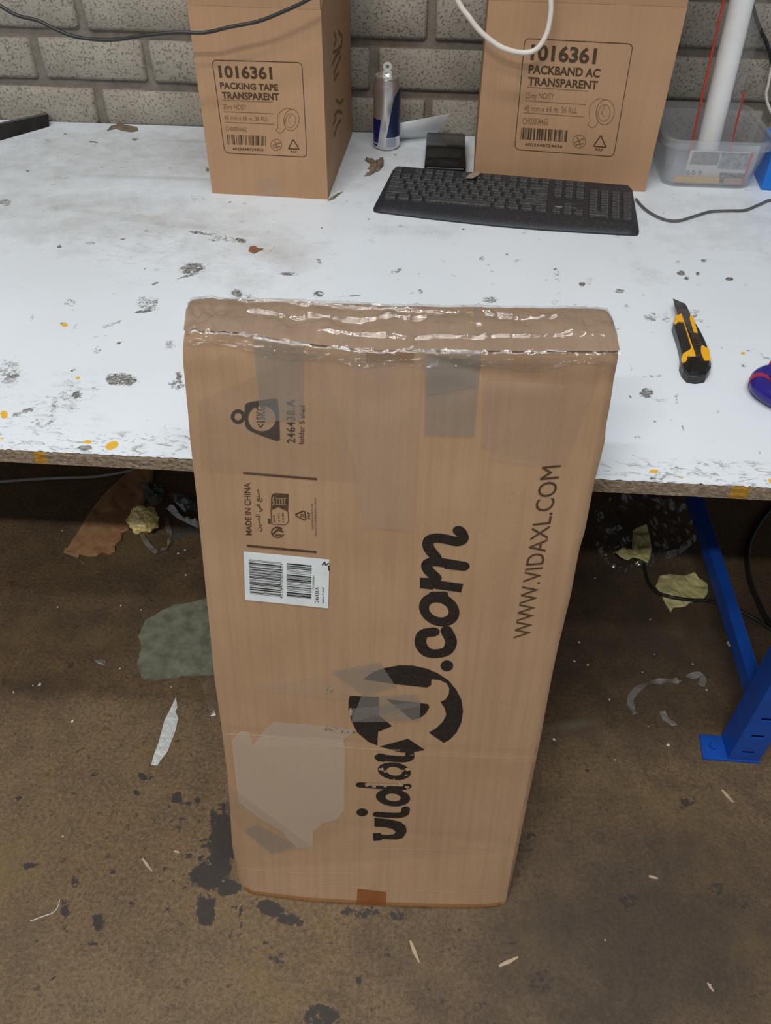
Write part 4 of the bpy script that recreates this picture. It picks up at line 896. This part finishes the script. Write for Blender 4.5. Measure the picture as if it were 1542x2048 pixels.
# ------------------------------------------------------------------ drink can
CC = Vector((-.0972, 1.7034, T)); CRr = .0268
can = thing('drink_can', 'slim silver and blue drink can with raised ring pull', 'can', CC)
MB().lathe([(0, .004), (.017, .003), (.0195, 0), (.0225, .0008), (CRr, .007), (CRr, .116), (.0262, .1185), (.0240, .126), (.0238, .1285)], CC, 56).build('body', ALU, can, smooth=True)
MB().lathe([(.0238, .1285), (.0244, .1315), (.0240, .1335), (.0225, .1335), (.0213, .1285), (.0205, .1275), (0, .1275)], CC, 48).build('lid', ALUT, can, smooth=True)
def can_patch(name, mat, fl, fr, z0, z1, n=10, m_=10, e=.00025):
    mb = MB()
    def g(s, t):
        z = z0+(z1-z0)*t; xl, xr = fl(z), fr(z); a = math.asin(max(-1, min(1, xl))); c_ = math.asin(max(-1, min(1, xr))); g_ = a+(c_-a)*s
        if z > .1155 or z < .008: pass
        return CC+Vector(((CRr+e)*math.sin(g_), -(CRr+e)*math.cos(g_), z))
    mb.grid(g, n, m_); return mb.build(name, mat, can, smooth=True)
can_patch('blue_panel', CANBLUE, lambda z: -1., lambda z: -.60+.23*(z-.014)/.045, .014, .059)
can_patch('blue_panel', CANBLUE, lambda z: -.98, lambda z: -.62-.1*(.012-z)/.005, .0075, .0115)
can_patch('navy_panel', CANNAVY, lambda z: np.interp(z, [.0265, .05, .072, .10, .115], [.03, .2, .34, .56, .9]), lambda z: .985, .0265, .1145, 14, 20)
for k in range(9): can_patch('text_line', CANTEXT, lambda z: .05, lambda z: .76-.04*(k % 3), .0085+k*.0019, .0096+k*.0019, 8, 1)
tb = MB()
tc_ = CC+Vector((.0, -.004, .1275)); TW, TH = .0170, .0290
def rrect(w_, h_, r_, n=5):
    out = []
    for cx_, cy_, a0 in ((w_/2-r_, h_-r_, 0), (-w_/2+r_, h_-r_, 90), (-w_/2+r_, r_, 180), (w_/2-r_, r_, 270)):
        for k in range(n): a = math.radians(a0+90*k/(n-1)); out.append((cx_+r_*math.cos(a), cy_+r_*math.sin(a)))
    return out
def plate_ring(o_, i_, y, th):
    n = len(o_); mb = MB(); V = [Vector((a, y, b_)) for a, b_ in o_]+[Vector((a, y, b_)) for a, b_ in i_]; V += [v+Vector((0, th, 0)) for v in V]
    Fc = []
    for k in range(n):
        k2 = (k+1) % n; Fc += [(k, k2, n+k2, n+k), (2*n+k, 3*n+k, 3*n+k2, 2*n+k2), (k, 2*n+k, 2*n+k2, k2), (n+k, n+k2, 3*n+k2, 3*n+k)]
    mb.add([v+tc_ for v in V], Fc); return mb
o1 = rrect(TW, TH*.52, .004); i1 = [(a, b_+.0035) for a, b_ in rrect(TW*.52, TH*.26, .003)]
p1 = plate_ring(o1, i1, 0, .0012)
o2 = [(a, b_+TH*.48) for a, b_ in rrect(TW*.96, TH*.52, .006)]; i2 = [(a, b_+TH*.48+.0045) for a, b_ in rrect(TW*.44, .006, .0028)]
p2 = plate_ring(o2, i2, 0, .0012); p2.v = [v+Vector((0, .0004, 0)) for v in p2.v]; p1.add(p2.v, p2.f); p1.build('ring_pull', pmat('satin_aluminium', (.80, .80, .78), (.74, .74, .72), 40, .42, metal=.5), can, smooth=False)

# ------------------------------------------------------------------ curled paper, black case
c0, c1, c2, c3 = tab(797, 279), tab(866, 275), ony(899, 229, 1.735), ony(800, 247, 1.712)
def curl(s, t):
    p = c0.lerp(c1, s).lerp(c3.lerp(c2, s), t); return p+Vector((0, -.012*math.sin(math.pi*t)*(1-.4*s), .0008))
o = slab(curl, 14, 10, .0004, Vector((0, .6, .8))).build('curled_paper', PAPER, smooth=True); tag(o, 'curled white paper scrap between the drink can and the wall', 'paper')
bx0, bx1 = -.0175, .0598
case = thing('black_case', 'flat glossy black plastic case lying behind the keyboard', 'case', ((bx0+bx1)/2, 1.63, T))
MB().box(((bx0+bx1)/2, 1.6285, T+.0145), (bx1-bx0, .172, .028), bev=.0035).build('body', GLOSSY_BLACK, case, smooth=True)
MB().box(((bx0+bx1)/2, 1.5424, T+.0225), (bx1-bx0-.009, .0008, .0016)).build('edge_highlight', ALUT, case)  # bright strip modelled in place of the highlight along the front edge

# ------------------------------------------------------------------ translucent bin and what it holds
bx = thing('storage_bin', 'translucent plastic storage bin beside the right carton', 'bin', (.51, 1.645, T))
def rloop(x0, x1, y0, y1, r_, z, n=7):
    out = []
    for cx_, cy_, a0 in ((x1-r_, y1-r_, 0), (x0+r_, y1-r_, 90), (x0+r_, y0+r_, 180), (x1-r_, y0+r_, 270)):
        for k in range(n): a = math.radians(a0+90*k/(n-1)); out.append(Vector((cx_+r_*math.cos(a), cy_+r_*math.sin(a), z)))
    return out
LP = [rloop(.432, .584, 1.555, 1.735, .022, T+.0006), rloop(.428, .588, 1.551, 1.739, .024, T+.005), rloop(.419, .603, 1.543, 1.752, .028, T+.072), rloop(.411, .611, 1.535, 1.760, .034, T+.073), rloop(.410, .612, 1.534, 1.761, .035, T+.086), rloop(.4125, .6095, 1.5365, 1.7585, .033, T+.088), rloop(.4205, .6015, 1.5445, 1.7505, .027, T+.087), rloop(.4215, .6005, 1.5455, 1.7495, .026, T+.072), rloop(.4305, .5855, 1.5535, 1.7365, .023, T+.007)]
mb = MB(); n = len(LP[0])
for l in LP: mb.v += l
for j in range(len(LP)-1):
    for k in range(n): mb.f.append((j*n+k, j*n+(k+1) % n, (j+1)*n+(k+1) % n, (j+1)*n+k))
mb.f.append(tuple(range(n))[::-1]); mb.f.append(tuple((len(LP)-1)*n+k for k in range(n)))
mb.build('tub', BINM, bx, smooth=False)
YC = 1.5635
cq = [ony(1381.5, 301, YC), ony(1507, 305, YC), ony(1483, 371, YC), ony(1364, 365, YC)]
low = min(cq[2].z, cq[3].z); dz_ = max(0, T+.008-low)
for q in cq: q.z += dz_*0
cardo = thing('photo_card', 'white and red printed photo card inside the storage bin', 'card', ((cq[0].x+cq[1].x)/2, YC, min(q.z for q in cq)))
slab(lambda s, t: cq[3].lerp(cq[2], s).lerp(cq[0].lerp(cq[1], s), t), 1, 1, .0015, Vector((0, 1, 0))).build('card', pmat('card_white', (.74, .70, .70), (.66, .62, .62), 40, .5), cardo)
fcC = Face((0, YC, 0), (1, 0, 0), (0, 0, 1), (0, -1, 0)); Z6 = zc(1280, 0, 5.118)
def cp_(name, mat, polys, e=.0006):
    for q in polys: Print(fcC, Z6, e).poly(q).build(name, mat, cardo)
cp_('photo', pmat('photo_grey', (.36, .33, .34), (.24, .21, .21), 120, .5), [[(550, 1550), (825, 1560), (790, 1690), (505, 1680)]])
cp_('photo', pmat('photo_pale', (.42, .43, .45), (.20, .20, .21), 150, .5), [[(840, 1560), (1135, 1570), (1080, 1740), (790, 1725)]])
cp_('photo', pmat('photo_dark', (.10, .08, .08), (.38, .35, .34), 170, .5, lo=.5, hi=.62), [[(815, 1765), (1075, 1775), (1030, 1890), (800, 1880)]])
cp_('red_edge', RED, [[(1140, 1562), (1165, 1565), (1050, 1905), (1030, 1900)], [(455, 1800), (570, 1805), (565, 1845), (445, 1838)]])
pk = Print(fcC, Z6, .0008); pk.bars((600, 1812), (738, 1818), (730, 1850), (590, 1845), 3, 14); pk.build('barcode', INK, cardo)
pk = Print(fcC, Z6, .0008)
for x in (490, 550, 612): pk.ring((x, 1765), (18, 20), (11, 13))
pk.build('symbols', INKB, cardo)
pa, pb = ony(1347, 374, 1.5585), ony(1476, 382, 1.5585)
yst = thing('yellow_stick', 'flat yellow stick on the bottom of the storage bin', 'stick', ((pa.x+pb.x)/2, 1.5585, T+.0075))
zb = T+.0075
MB().box(((pa.x+pb.x)/2-.022, 1.559, zb+.005), ((pb.x-pa.x)*.70, .005, .010), bev=.001).build('bar', pmat('yellow_varnish', (.70, .42, .09), (.64, .37, .07), 30, .45), yst)
MB().box(((pa.x+pb.x)/2+.044, 1.559, zb+.005), ((pb.x-pa.x)*.27, .005, .010), bev=.001).build('wood_end', pmat('plain_wood', (.48, .32, .17), (.42, .27, .14), 60, .6), yst)
r0, r1 = ony(1416, 290, 1.645), ony(1484, 0, 1.645); ax_ = (r1-r0); s0 = (T+.0085-r0.z)/ax_.z; s1 = (1.22-r0.z)/ax_.z
rb0, rb1 = r0+ax_*s0, r0+ax_*s1
fr2 = thing('film_roll', 'tall white roll in a clear red-edged sleeve standing in the bin', 'roll', rb0)
MB().tube([rb0.lerp(rb1, k/12) for k in range(13)], .0205, 32).build('roll', ROLLW, fr2, smooth=True)
ex = Vector((1, 0, 0))
def sleeve(s, t):
    c_ = rb0.lerp(rb1, t)+ex*.006; g = 2*math.pi*s; w_ = .036+.002*noise.noise(Vector((t*9, 0, 2)))
    return c_+Vector((w_*math.cos(g), .0235*math.sin(g), 0))+Vector((.0015*noise.noise(Vector((g*2, t*26, 0))), .0015*noise.noise(Vector((g*2, t*26, 5))), 0))
mb = MB(); mb.grid(sleeve, 40, 60); mb.build('sleeve', SLEEVE, fr2, smooth=True)
for sgn, t1 in ((-1, 1.), (1, .24)):
    mb = MB(); mb.tube([rb0.lerp(rb1, .02+k/20*(t1-.02))+ex*(.006+sgn*.0368) for k in range(21)], .0018, 6); mb.build('red_edge', RED, fr2, smooth=True)
bb0 = tab(1519, 380); topz = ony(1538, 303, bb0.y).z
bbx = thing('blue_box', 'bright blue box at the right end of the worktop beside the bin', 'box', (bb0.x+.05, bb0.y+.05, T), .0)
ry = -.09; Mr = Matrix.Rotation(ry, 3, 'Z'); hz_ = topz-T+.004
ctr = bb0+Mr @ Vector((.06, .045, hz_/2))
ctr.x += .002; ctr.z = T+hz_/2+.0004
MB().box(ctr, (.12, .09, hz_), rz=ry, bev=.0015).build('body', BLUEB, bbx)
MB().box(ctr+Vector((0, 0, hz_/2+.003)), (.121, .091, .006), rz=ry, bev=.001).build('lid', BLUEB, bbx)

# ------------------------------------------------------------------ cords
def cord(name, pts, r_, mat, label, cat='cord', group=None, n=7):
    o = MB().tube(catmull(pts, n), r_, 10).build(name, mat, smooth=True); return tag(o, label, cat, group)
pts = [ony(*p, 1.395) for p in [(-160, -70), (-60, -22), (0, 12), (35, 31), (75, 41), (110, 58), (145, 72), (190, 79), (235, 79), (290, 71), (350, 65), (410, 65), (460, 54), (515, 43), (560, 26), (615, 0), (680, -40), (740, -120)]]
pts = [pts[0]+Vector((-.25, 0, .45))]+pts+[pts[-1]+Vector((.03, .02, .5))]
cord('electric_cable', pts, .0028, BCORD, 'black cord sagging across the wall and the narrow left carton')
pts = [ony(*p, 1.495) for p in [(840, -260), (880, -90), (915, 0), (938, 34), (962, 64), (1000, 93), (1040, 105), (1072, 99), (1093, 68), (1101, 30), (1102, 0), (1100, -90), (1090, -260)]]
pts = [pts[0]+Vector((-.01, 0, .4))]+pts+[pts[-1]+Vector((0, 0, .4))]
cord('white_cord', pts, .0042, WCORD, 'off-white cord hanging in a loop before the wide right carton')
pts = [ony(*p, 1.772) for p in [(1470, -300), (1490, -60), (1508, 20), (1519, 55), (1531, 80), (1539, 105), (1544, 130), (1549, 170), (1553, 200), (1552, 240)]]
cord('electric_cable', pts, .0034, BCORD, 'black cord on the wall beside the clear sleeve')
pts = [ony(*p, 1.765) for p in [(1552, 90), (1545, 128), (1540, 150), (1536, 172), (1532, 190), (1538, 215), (1550, 235)]]
cord('white_cord', pts, .0028, WCORD, 'short white cord behind the bin near the wall')
# ------------------------------------------------------------------ black profile at the far left and scraps on the bench
f0, f1 = tab(-120, 316), tab(108, 244); f1.y = min(f1.y, 1.752); d_ = (f1-f0)
t0, t1 = f0+Vector((.0, .022, .030)), ony(97, 229, f1.y+.012); b0, b1 = f0+Vector((0, .055, 0)), f1+Vector((-.02, .022, 0))
bp = thing('black_profile', 'black plastic profile lying against the wall at the far left', 'profile', f0.lerp(f1, .5))
mb = MB(); tt0, tt1 = t0+Vector((0, .012, .0)), t1+Vector((-.008, .010, 0))
mb.add([f0, f1, t1, t0, tt0, tt1, b1, b0], [(0, 1, 2, 3), (3, 2, 5, 4), (4, 5, 6, 7), (0, 7, 6, 1), (1, 6, 5, 2), (0, 3, 4, 7)]); mb.build('bar', MAT_BLACK, bp)
mb = MB(); mb.add([t0+Vector((0, 0, .0006)), t1+Vector((0, 0, .0006)), tt1+Vector((0, 0, .0006)), tt0+Vector((0, 0, .0006))], [(0, 1, 2, 3)]); mb.build('top_strip', pmat('grey_plastic', (.085, .085, .08), (.06, .06, .055), 60, .5), bp)
def scrap(name, px, mat, label, cat, amp, seed, on=tab, group=None, cuts=2, th=.0005, scale=60, zmin=.0004, edge=.15):
    pts = [on(*p) for p in px]; o = crumple(pts, amp, seed, th, cuts, scale, edge, zmin).build(name, mat); return tag(o, label, cat, group)
zz5 = zc(700, 100, 5.93)
scrap('paper_scrap', [(70, 255), (85, 246), (108, 243), (104, 249), (78, 257)], PAPER, 'small white paper scrap beside the black plastic profile', 'paper', .003, 3)
scrap('dry_leaf', [zz5(*p) for p in [(170, 1310), (250, 1325), (300, 1340), (335, 1305), (400, 1318), (400, 1372), (350, 1435), (300, 1455), (240, 1490), (165, 1502), (235, 1452), (265, 1425), (205, 1415), (265, 1375)]], LEAF, 'dry brown leaf scrap on the bench below the drink can', 'leaf', .012, 5, cuts=3)
scrap('dry_leaf', [(214, 262), (222, 253), (240, 248), (258, 252), (274, 255), (277, 262), (262, 265), (245, 262), (232, 258)], LEAF, 'dry brown leaf scrap at the foot of the brick wall', 'leaf', .008, 6)
scrap('board_flake', [(497, 503), (500, 494), (510, 492), (516, 497), (527, 497), (518, 503), (508, 508)], KSCRAP, 'reddish brown board flake on the worktop', 'flake', .002, 8)
scrap('bark_chip', [(655, 402), (662, 396), (674, 388), (686, 384), (676, 392), (664, 401)], LEAF, 'thin brown chip at the bottom corner of the narrow carton', 'chip', .002, 9)
scrap('bark_chip', [(931, 357), (940, 348), (953, 344), (962, 345), (956, 352), (944, 358)], pmat('pale_chip', (.30, .22, .17), (.24, .17, .13), 90, .8), 'pale brown chip lying on the keyboard keys', 'chip', .002, 10, on=lambda x, y: tab(x, y, .0315))
# ------------------------------------------------------------------ box cutter
Z8 = zc(1200, 580, 4.509)
kn = thing('box_cutter', 'yellow and black box cutter with its blade out on the worktop', 'knife', tab(1378, 690))
def plate(name, mat, px, z0, z1, par=kn, smooth_=2, bevel=0.):
    P = [tab(*Z8(*p), .0065) for p in px]
    for p in P: p.z = T+z1
    P = [p for p in P]; c_ = sum(P, Vector())/len(P); mb = MB()
    if bevel:
        n = len(P); ins = [p+(c_-p).normalized()*bevel for p in P]; lowr = [Vector((p.x, p.y, T+z1-bevel*.8)) for p in P]; bot = [Vector((p.x, p.y, T+z0)) for p in P]
        mb.v += bot+lowr+ins
        for a in (0, n):
            for k in range(n): mb.f.append((a+k, a+(k+1) % n, a+n+(k+1) % n, a+n+k))
        V3 = [Vector((p.x, p.y, 0)) for p in ins]
        mb.f += [tuple(2*n+i for i in t) for t in tessellate_polygon([V3])]; mb.f += [tuple(i for i in t) for t in tessellate_polygon([[Vector((p.x, p.y, 0)) for p in bot]])]
    else: mb.prism([Vector((p.x, p.y, T+z0)) for p in P], z1-z0)
    return mb.build(name, mat, par)
sil = [(655, 330), (668, 272), (722, 252), (760, 262), (800, 270), (828, 275), (855, 330), (905, 410), (945, 490), (972, 570), (990, 680), (990, 740), (950, 800), (870, 812), (790, 800), (745, 750), (722, 690), (728, 620), (722, 560), (700, 470), (672, 390)]
plate('grip', MAT_BLACK, sil, .0004, .0125, bevel=.0022)
plate('yellow_shell', YEL, [(657, 325), (670, 276), (722, 256), (852, 640), (845, 655), (775, 634), (770, 688), (730, 698), (724, 650), (737, 615), (800, 580), (810, 558), (742, 330), (700, 324), (668, 352)], .011, .0142)
plate('yellow_shell', YEL, [(800, 272), (828, 278), (868, 430), (832, 420), (796, 300)], .011, .0142)
plate('yellow_shell', YEL, [(905, 540), (970, 575), (986, 680), (932, 684), (902, 620), (890, 575)], .011, .0142)
plate('end_cap', GLOSSY_BLACK, [(748, 700), (782, 642), (850, 642), (862, 682), (935, 690), (988, 690), (988, 740), (948, 798), (870, 810), (792, 798), (752, 750)], .0006, .0165, bevel=.004)
plate('blade', BLADE, [(648, 115), (755, 160), (775, 190), (802, 255), (870, 450), (790, 420), (722, 262), (690, 250), (665, 190)], .0128, .0134)
plate('slider', pmat('dark_brown_plastic', (.03, .018, .012), (.05, .035, .02), 60, .4), [(800, 445), (868, 440), (900, 520), (888, 660), (852, 655)], .0118, .0150)
for k in range(5): plate('slider_rib', MAT_BLACK, [(828+k*9, 500+k*26), (872+k*4, 494+k*26), (874+k*4, 502+k*26), (830+k*9, 509+k*26)], .0150, .0158)
# ------------------------------------------------------------------ purple tool handle at the right edge of the picture
th_ = thing('tool_handle', 'purple and crimson plastic tool handle near the box cutter', 'tool', tab(1560, 775))
pth = [tab(x, y, .0135) for x, y in [(1600, 748), (1560, 747), (1535, 749), (1521, 757), (1519, 770), (1530, 783), (1556, 798), (1600, 818), (1650, 812), (1672, 785), (1650, 758)]]
cl_ = catmull(pth+[pth[0]], 6)
MB().tube(cl_, .0125, 14, cap=False).build('handle_loop', PURPLE, th_, smooth=True)
MB().tube([tab(1519.5, 763, .0135), tab(1518.5, 766, .0135), tab(1518.5, 770, .0135)], .0131, 14).build('inlay', MAGENTA, th_, smooth=True)
ball(tab(1546, 742, .012), .0085, .05, 3, 2).build('knob', MAGENTA, th_, smooth=True)
ball(tab(1545, 768, .0), .010, .05, 4, 2).build('knob', MAGENTA, th_, smooth=True)
mb = MB(); mb.box(tab(1760, 800, .012), (.13, .018, .004), rz=-.1); mb.build('shank', BLADE, th_)
mb = MB(); mb.tube([tab(1655, 785, .0135), tab(1690, 790, .0125), tab(1720, 795, .012)], [.0125, .010, .008], 12); mb.build('collar', PURPLE, th_, smooth=True)

# ------------------------------------------------------------------ under the bench, left
scrap('crushed_cardboard', [(131, 1107), (142, 1088), (158, 1064), (172, 1040), (185, 1020), (205, 996), (228, 972), (250, 952), (268, 936), (310, 932), (306, 960), (296, 985), (290, 1005), (276, 1024), (266, 1045), (258, 1062), (246, 1068), (243, 1082), (230, 1094), (231, 1104), (220, 1110), (205, 1106), (195, 1114), (178, 1115), (160, 1110), (158, 1116)], pmat('brown_cardboard', (.42, .24, .12), (.33, .17, .08), 60, .75), 'crushed brown cardboard strip on the floor under the bench', 'cardboard', .007, 4, on=onz, cuts=4, th=.003, scale=13, edge=.3)
scrap('board_splinter', [(127, 1106), (132, 1096), (160, 1112), (157, 1117)], pmat('pale_board', (.36, .27, .18), (.3, .22, .15), 60, .8), 'pale torn cardboard ply at the end of the crushed cardboard', 'cardboard', .001, 6, on=onz, th=.002)
g_ = onz(293, 1062); ball((g_.x, g_.y, .0004), .033, .26, 2.2, 4, (1, .95, .9)).build('crumpled_ball', GOLD); tag(COL.objects[-1], 'crumpled yellow ball beside the crushed cardboard', 'ball')
scrap('plastic_scrap', [(280, 976), (300, 972), (322, 970), (333, 985), (328, 1004), (316, 1012), (300, 1010), (288, 995)], film_mat('dark_film', (.5, .5, .5), .25, (.35, .35, .34), .12, 60, .8), 'crumpled clear plastic behind the yellow ball', 'plastic', .05, 12, on=onz, cuts=3, scale=45)
scrap('plastic_scrap', [(335, 990), (350, 984), (372, 990), (392, 1005), (395, 1024), (378, 1022), (358, 1012), (345, 1000)], film_mat('grey_film', (.7, .7, .72), .25, (.40, .41, .44), .15, 40, .5), 'grey plastic flap beside the tall carton under the bench', 'plastic', .02, 13, on=onz, cuts=2)
scrap('paper_strip', [(331, 1017), (340, 1019), (372, 1036), (398, 1046), (398, 1058), (378, 1050), (352, 1036)], PAPER, 'long white paper strip next to the tall carton under the bench', 'paper', .035, 14, on=onz, cuts=2)
scrap('paper_strip', [(349, 1004), (355, 1001), (373, 1022), (370, 1026)], PAPER, 'short white paper strip above the long strip', 'paper', .03, 15, on=onz, cuts=2)
scrap('plastic_scrap', [(340, 1068), (360, 1058), (396, 1052), (398, 1068), (370, 1072), (350, 1080)], film_mat('flat_film', (.8, .8, .8), .12, (.40, .40, .39), .15, 40, .5), 'flat clear film by the foot of the tall carton', 'plastic', .004, 16, on=onz, cuts=2)
rb_ = [onz(*p, .003) for p in [(283, 1070), (290, 1082), (300, 1096), (308, 1104), (316, 1108), (328, 1103), (338, 1094), (342, 1080), (338, 1062), (332, 1040)]]
def ribbon(name, path, w_, mat, label, cat, seed):
    P = catmull(path, 6); mb = MB()
    def g(s, t):
        i = min(int(round(t*(len(P)-1))), len(P)-1); d = (P[min(i+1, len(P)-1)]-P[max(i-1, 0)]).normalized(); n_ = d.cross(Vector((0, 0, 1))).normalized(); tw = noise.noise(Vector((t*7, seed, 0)))*2.4
        n_ = n_*math.cos(tw)+Vector((0, 0, 1))*math.sin(tw); return P[i]+n_*w_*(s-.5)+Vector((0, 0, w_*.5+.001))
    mb.grid(g, 4, len(P)-1); o = mb.build(name, mat, smooth=True); return tag(o, label, cat)
CRINK = film_mat('crinkled_tape', (.8, .8, .8), .30, (.55, .55, .54), .12, 90, .9)
ribbon('tape_loop', rb_, .011, CRINK, 'loop of clear tape on the floor before the yellow ball', 'tape', 3)
pts = [onz(*p, .0045) for p in [(-80, 968), (0, 963.5), (60, 959), (120, 956), (180, 954), (220, 949), (262, 941), (320, 926)]]
cord('grey_cord', pts, .0034, GCORD, 'pale grey cord lying on the floor under the left of the bench')
# ------------------------------------------------------------------ under the bench, right
scrap('film_heap', [(1180, 1080), (1186, 1030), (1200, 1002), (1240, 990), (1290, 992), (1345, 1004), (1385, 1030), (1392, 1082), (1360, 1110), (1320, 1125), (1290, 1140), (1250, 1150), (1225, 1140), (1200, 1110)], film_mat('heap_film', (.985, .985, .985), .004, (.4, .4, .4), .06, 30, .6, .22), 'heap of clear plastic film on the floor right of the tall carton', 'plastic film', .034, 21, on=onz, cuts=4, scale=24, edge=.1)
Z2 = zc(1080, 940, 3.303)
scrap('yellow_paper', [Z2(*p) for p in [(612, 405), (705, 372), (722, 440), (738, 520), (728, 570), (712, 618), (660, 590), (612, 580), (580, 600), (530, 580), (497, 545), (530, 528), (575, 522), (606, 530)]], YPAPER, 'torn yellow paper lying in the clear film heap', 'paper', .02, 22, on=lambda x, y: onz(x, y, .036), cuts=3, th=.0006, scale=30)
scrap('yellow_paper', [Z2(*p) for p in [(762, 770), (790, 700), (850, 690), (950, 700), (1015, 682), (1060, 730), (1108, 760), (1105, 820), (1075, 860), (985, 880), (960, 905), (880, 912), (862, 942), (830, 890), (800, 830)]], YPAPER, 'crumpled yellow paper under the thin black cord', 'paper', .014, 23, on=onz, cuts=3, scale=26)
pts = [onz(*p, z) for p, z in [((1288, 1128), .012), ((1292, 1150), .010), ((1300, 1170), .010), ((1318, 1186), .014), ((1348, 1195), .019), ((1385, 1200), .017), ((1412, 1201), .008), ((1450, 1210), .004), ((1500, 1232), .004), ((1560, 1270), .004)]]
cord('electric_cable', pts, .0034, BCORD, 'thin black cord crossing the crumpled yellow paper on the floor')
pts = [onz(*p, .007) for p in [(1640, 960), (1575, 990), (1532, 1030), (1502, 1078), (1495, 1118), (1500, 1160), (1515, 1200), (1534, 1238), (1570, 1285)]]
cord('electric_cable', pts, .0058, BCORD, 'thick black cord on the floor behind the blue frame')
scrap('yellow_paper', [(1505, 1338), (1540, 1333), (1600, 1336), (1595, 1400), (1560, 1410), (1524, 1392)], PALEYEL, 'pale yellow paper on the floor behind the blue post', 'paper', .006, 25, on=onz, cuts=2)
ribbon('tape_strip', [onz(*p, .001) for p in [(1270, 1432), (1262, 1420), (1259, 1404), (1268, 1388), (1290, 1372), (1320, 1367), (1350, 1365), (1364, 1362), (1380, 1357), (1396, 1354), (1404, 1362), (1400, 1376)]], .012, CRINK, 'twisted clear tape strip on the floor before the blue frame', 'tape', 8)
Zf = zc(0, 1350, 2.934)
scrap('paper_strip', [Zf(*p) for p in [(1033, 128), (1042, 190), (1030, 215), (1046, 255), (1030, 330), (1012, 375), (985, 450), (945, 500), (925, 533), (888, 530), (900, 480), (930, 400), (945, 345), (965, 270), (1000, 200)]], pmat('white_foam_paper', (.60, .62, .60), (.44, .46, .45), 300, .7, bmp=.5, bscale=300, bdist=.001), 'torn white paper strip on the floor left of the tall carton', 'paper', .003, 31, on=onz, cuts=3)
scrap('plastic_scrap', [(405, 1370), (418, 1350), (432, 1352), (440, 1420), (424, 1442), (414, 1410)], FILMT, 'clear tape tail hanging out at the left side of the tall carton', 'tape', .01, 33, on=onz, cuts=2)
scrap('plastic_scrap', [(188, 1322), (200, 1318), (212, 1322), (210, 1332), (198, 1328)], CRINK, 'small clear plastic curl on the dark floor at the left', 'plastic', .006, 34, on=onz, cuts=2)
scrap('plastic_scrap', [(1318, 1424), (1330, 1420), (1336, 1436), (1356, 1450), (1344, 1452), (1326, 1440)], CRINK, 'grey plastic crumb below the twisted clear tape', 'plastic', .003, 35, on=onz, cuts=2)
crumb_me = []
for k in range(4):
    b_ = ball((0, 0, 0), 1., .5, k+5, 1, (1, .7, .5)); me = bpy.data.meshes.new('paper_crumb'); me.from_pydata([tuple(v) for v in b_.v], [], b_.f); me.materials.append(WCRUMB); crumb_me.append(me)
crumbs = [(357, 1108, 4), (370, 1101, 4), (372, 1151, 4), (116, 1215, 2.5), (242, 1212, 3), (283, 1220, 2.5), (80, 1370, 6), (66, 1372, 2.5), (240, 1338, 3), (28, 1385, 3), (343, 1374, 2.5), (125, 1062, 2.5), (165, 1126, 2), (1158, 1286, 3.5), (1149, 1323, 3.5), (1175, 1331, 4), (1309, 1309, 2), (1385, 1329, 3), (1219, 1400, 3), (1413, 1381, 3.5), (1296, 1453, 2), (1300, 1240, 2.5), (1190, 1157, 2.5), (1285, 1345, 2), (1108, 1480, 4), (1335, 1491, 5), (126, 1673, 2.5), (145, 1444, 4), (1458, 1290, 9), (1210, 1880, 2), (1420, 1970, 2.5), (1230, 1520, 2)]
for k, (x, y, r_) in enumerate(crumbs):
    o = bpy.data.objects.new('paper_crumb', crumb_me[k % 4]); finish(o); p = onz(x, y); o.location = p; s_ = r_/1150; o.scale = (s_, s_, s_); o.rotation_euler.z = k*1.3
    if r_ == 9: tag(o, 'largest white paper crumb, beside the blue strut', 'crumb', 'white crumbs right of the carton')
    elif x < 500: tag(o, 'small white crumb on the floor left of the tall carton', 'crumb', 'white crumbs left of the carton')
    else: tag(o, 'small white crumb on the floor right of the tall carton', 'crumb', 'white crumbs right of the carton')
for a, c_, w_, lab in [((820, 1882), (838, 1926), 3.2, 'pale wood sliver on the floor just below the tall carton'), ((998, 1933), (1036, 1915), 3.2, 'pale wood sliver right of the one below the carton'), ((1443, 1580), (1466, 1606), 3, 'pale wood sliver on the floor below the blue foot plate'), ((1297, 1753), (1316, 1758), 2.6, 'short pale sliver on the dark floor at lower right'), ((285, 1718), (305, 1744), 2.4, 'faint sliver on the floor left of the oil stain'), ((1414, 1966), (1427, 1984), 2.2, 'small sliver near the lower right corner of the floor'), ((348, 1703), (360, 1706), 2, 'tiny pale sliver beside the black oil stain')]:
    A2, B2 = onz(*a), onz(*c_); d = (B2-A2); n_ = Vector((-d.y, d.x, 0)).normalized()*(w_/1200)
    mb = MB(); mb.prism([A2-n_*.5, A2+d*.5-n_*1.1, B2-n_*.3, B2+n_*.5, A2+d*.4+n_, A2+n_*.6], .0018); o = mb.build('wood_sliver', WOODC); o.location.z += .0002; tag(o, lab, 'sliver', 'wood slivers on the floor')
o = MB().tube(catmull([onz(*p, .0009) for p in [(61, 1842), (85, 1833), (105, 1826), (115, 1815), (120, 1800)]], 5), .0007, 5).build('thread', WCRUMB, smooth=True); tag(o, 'thin pale thread curving over the floor at lower left', 'thread')
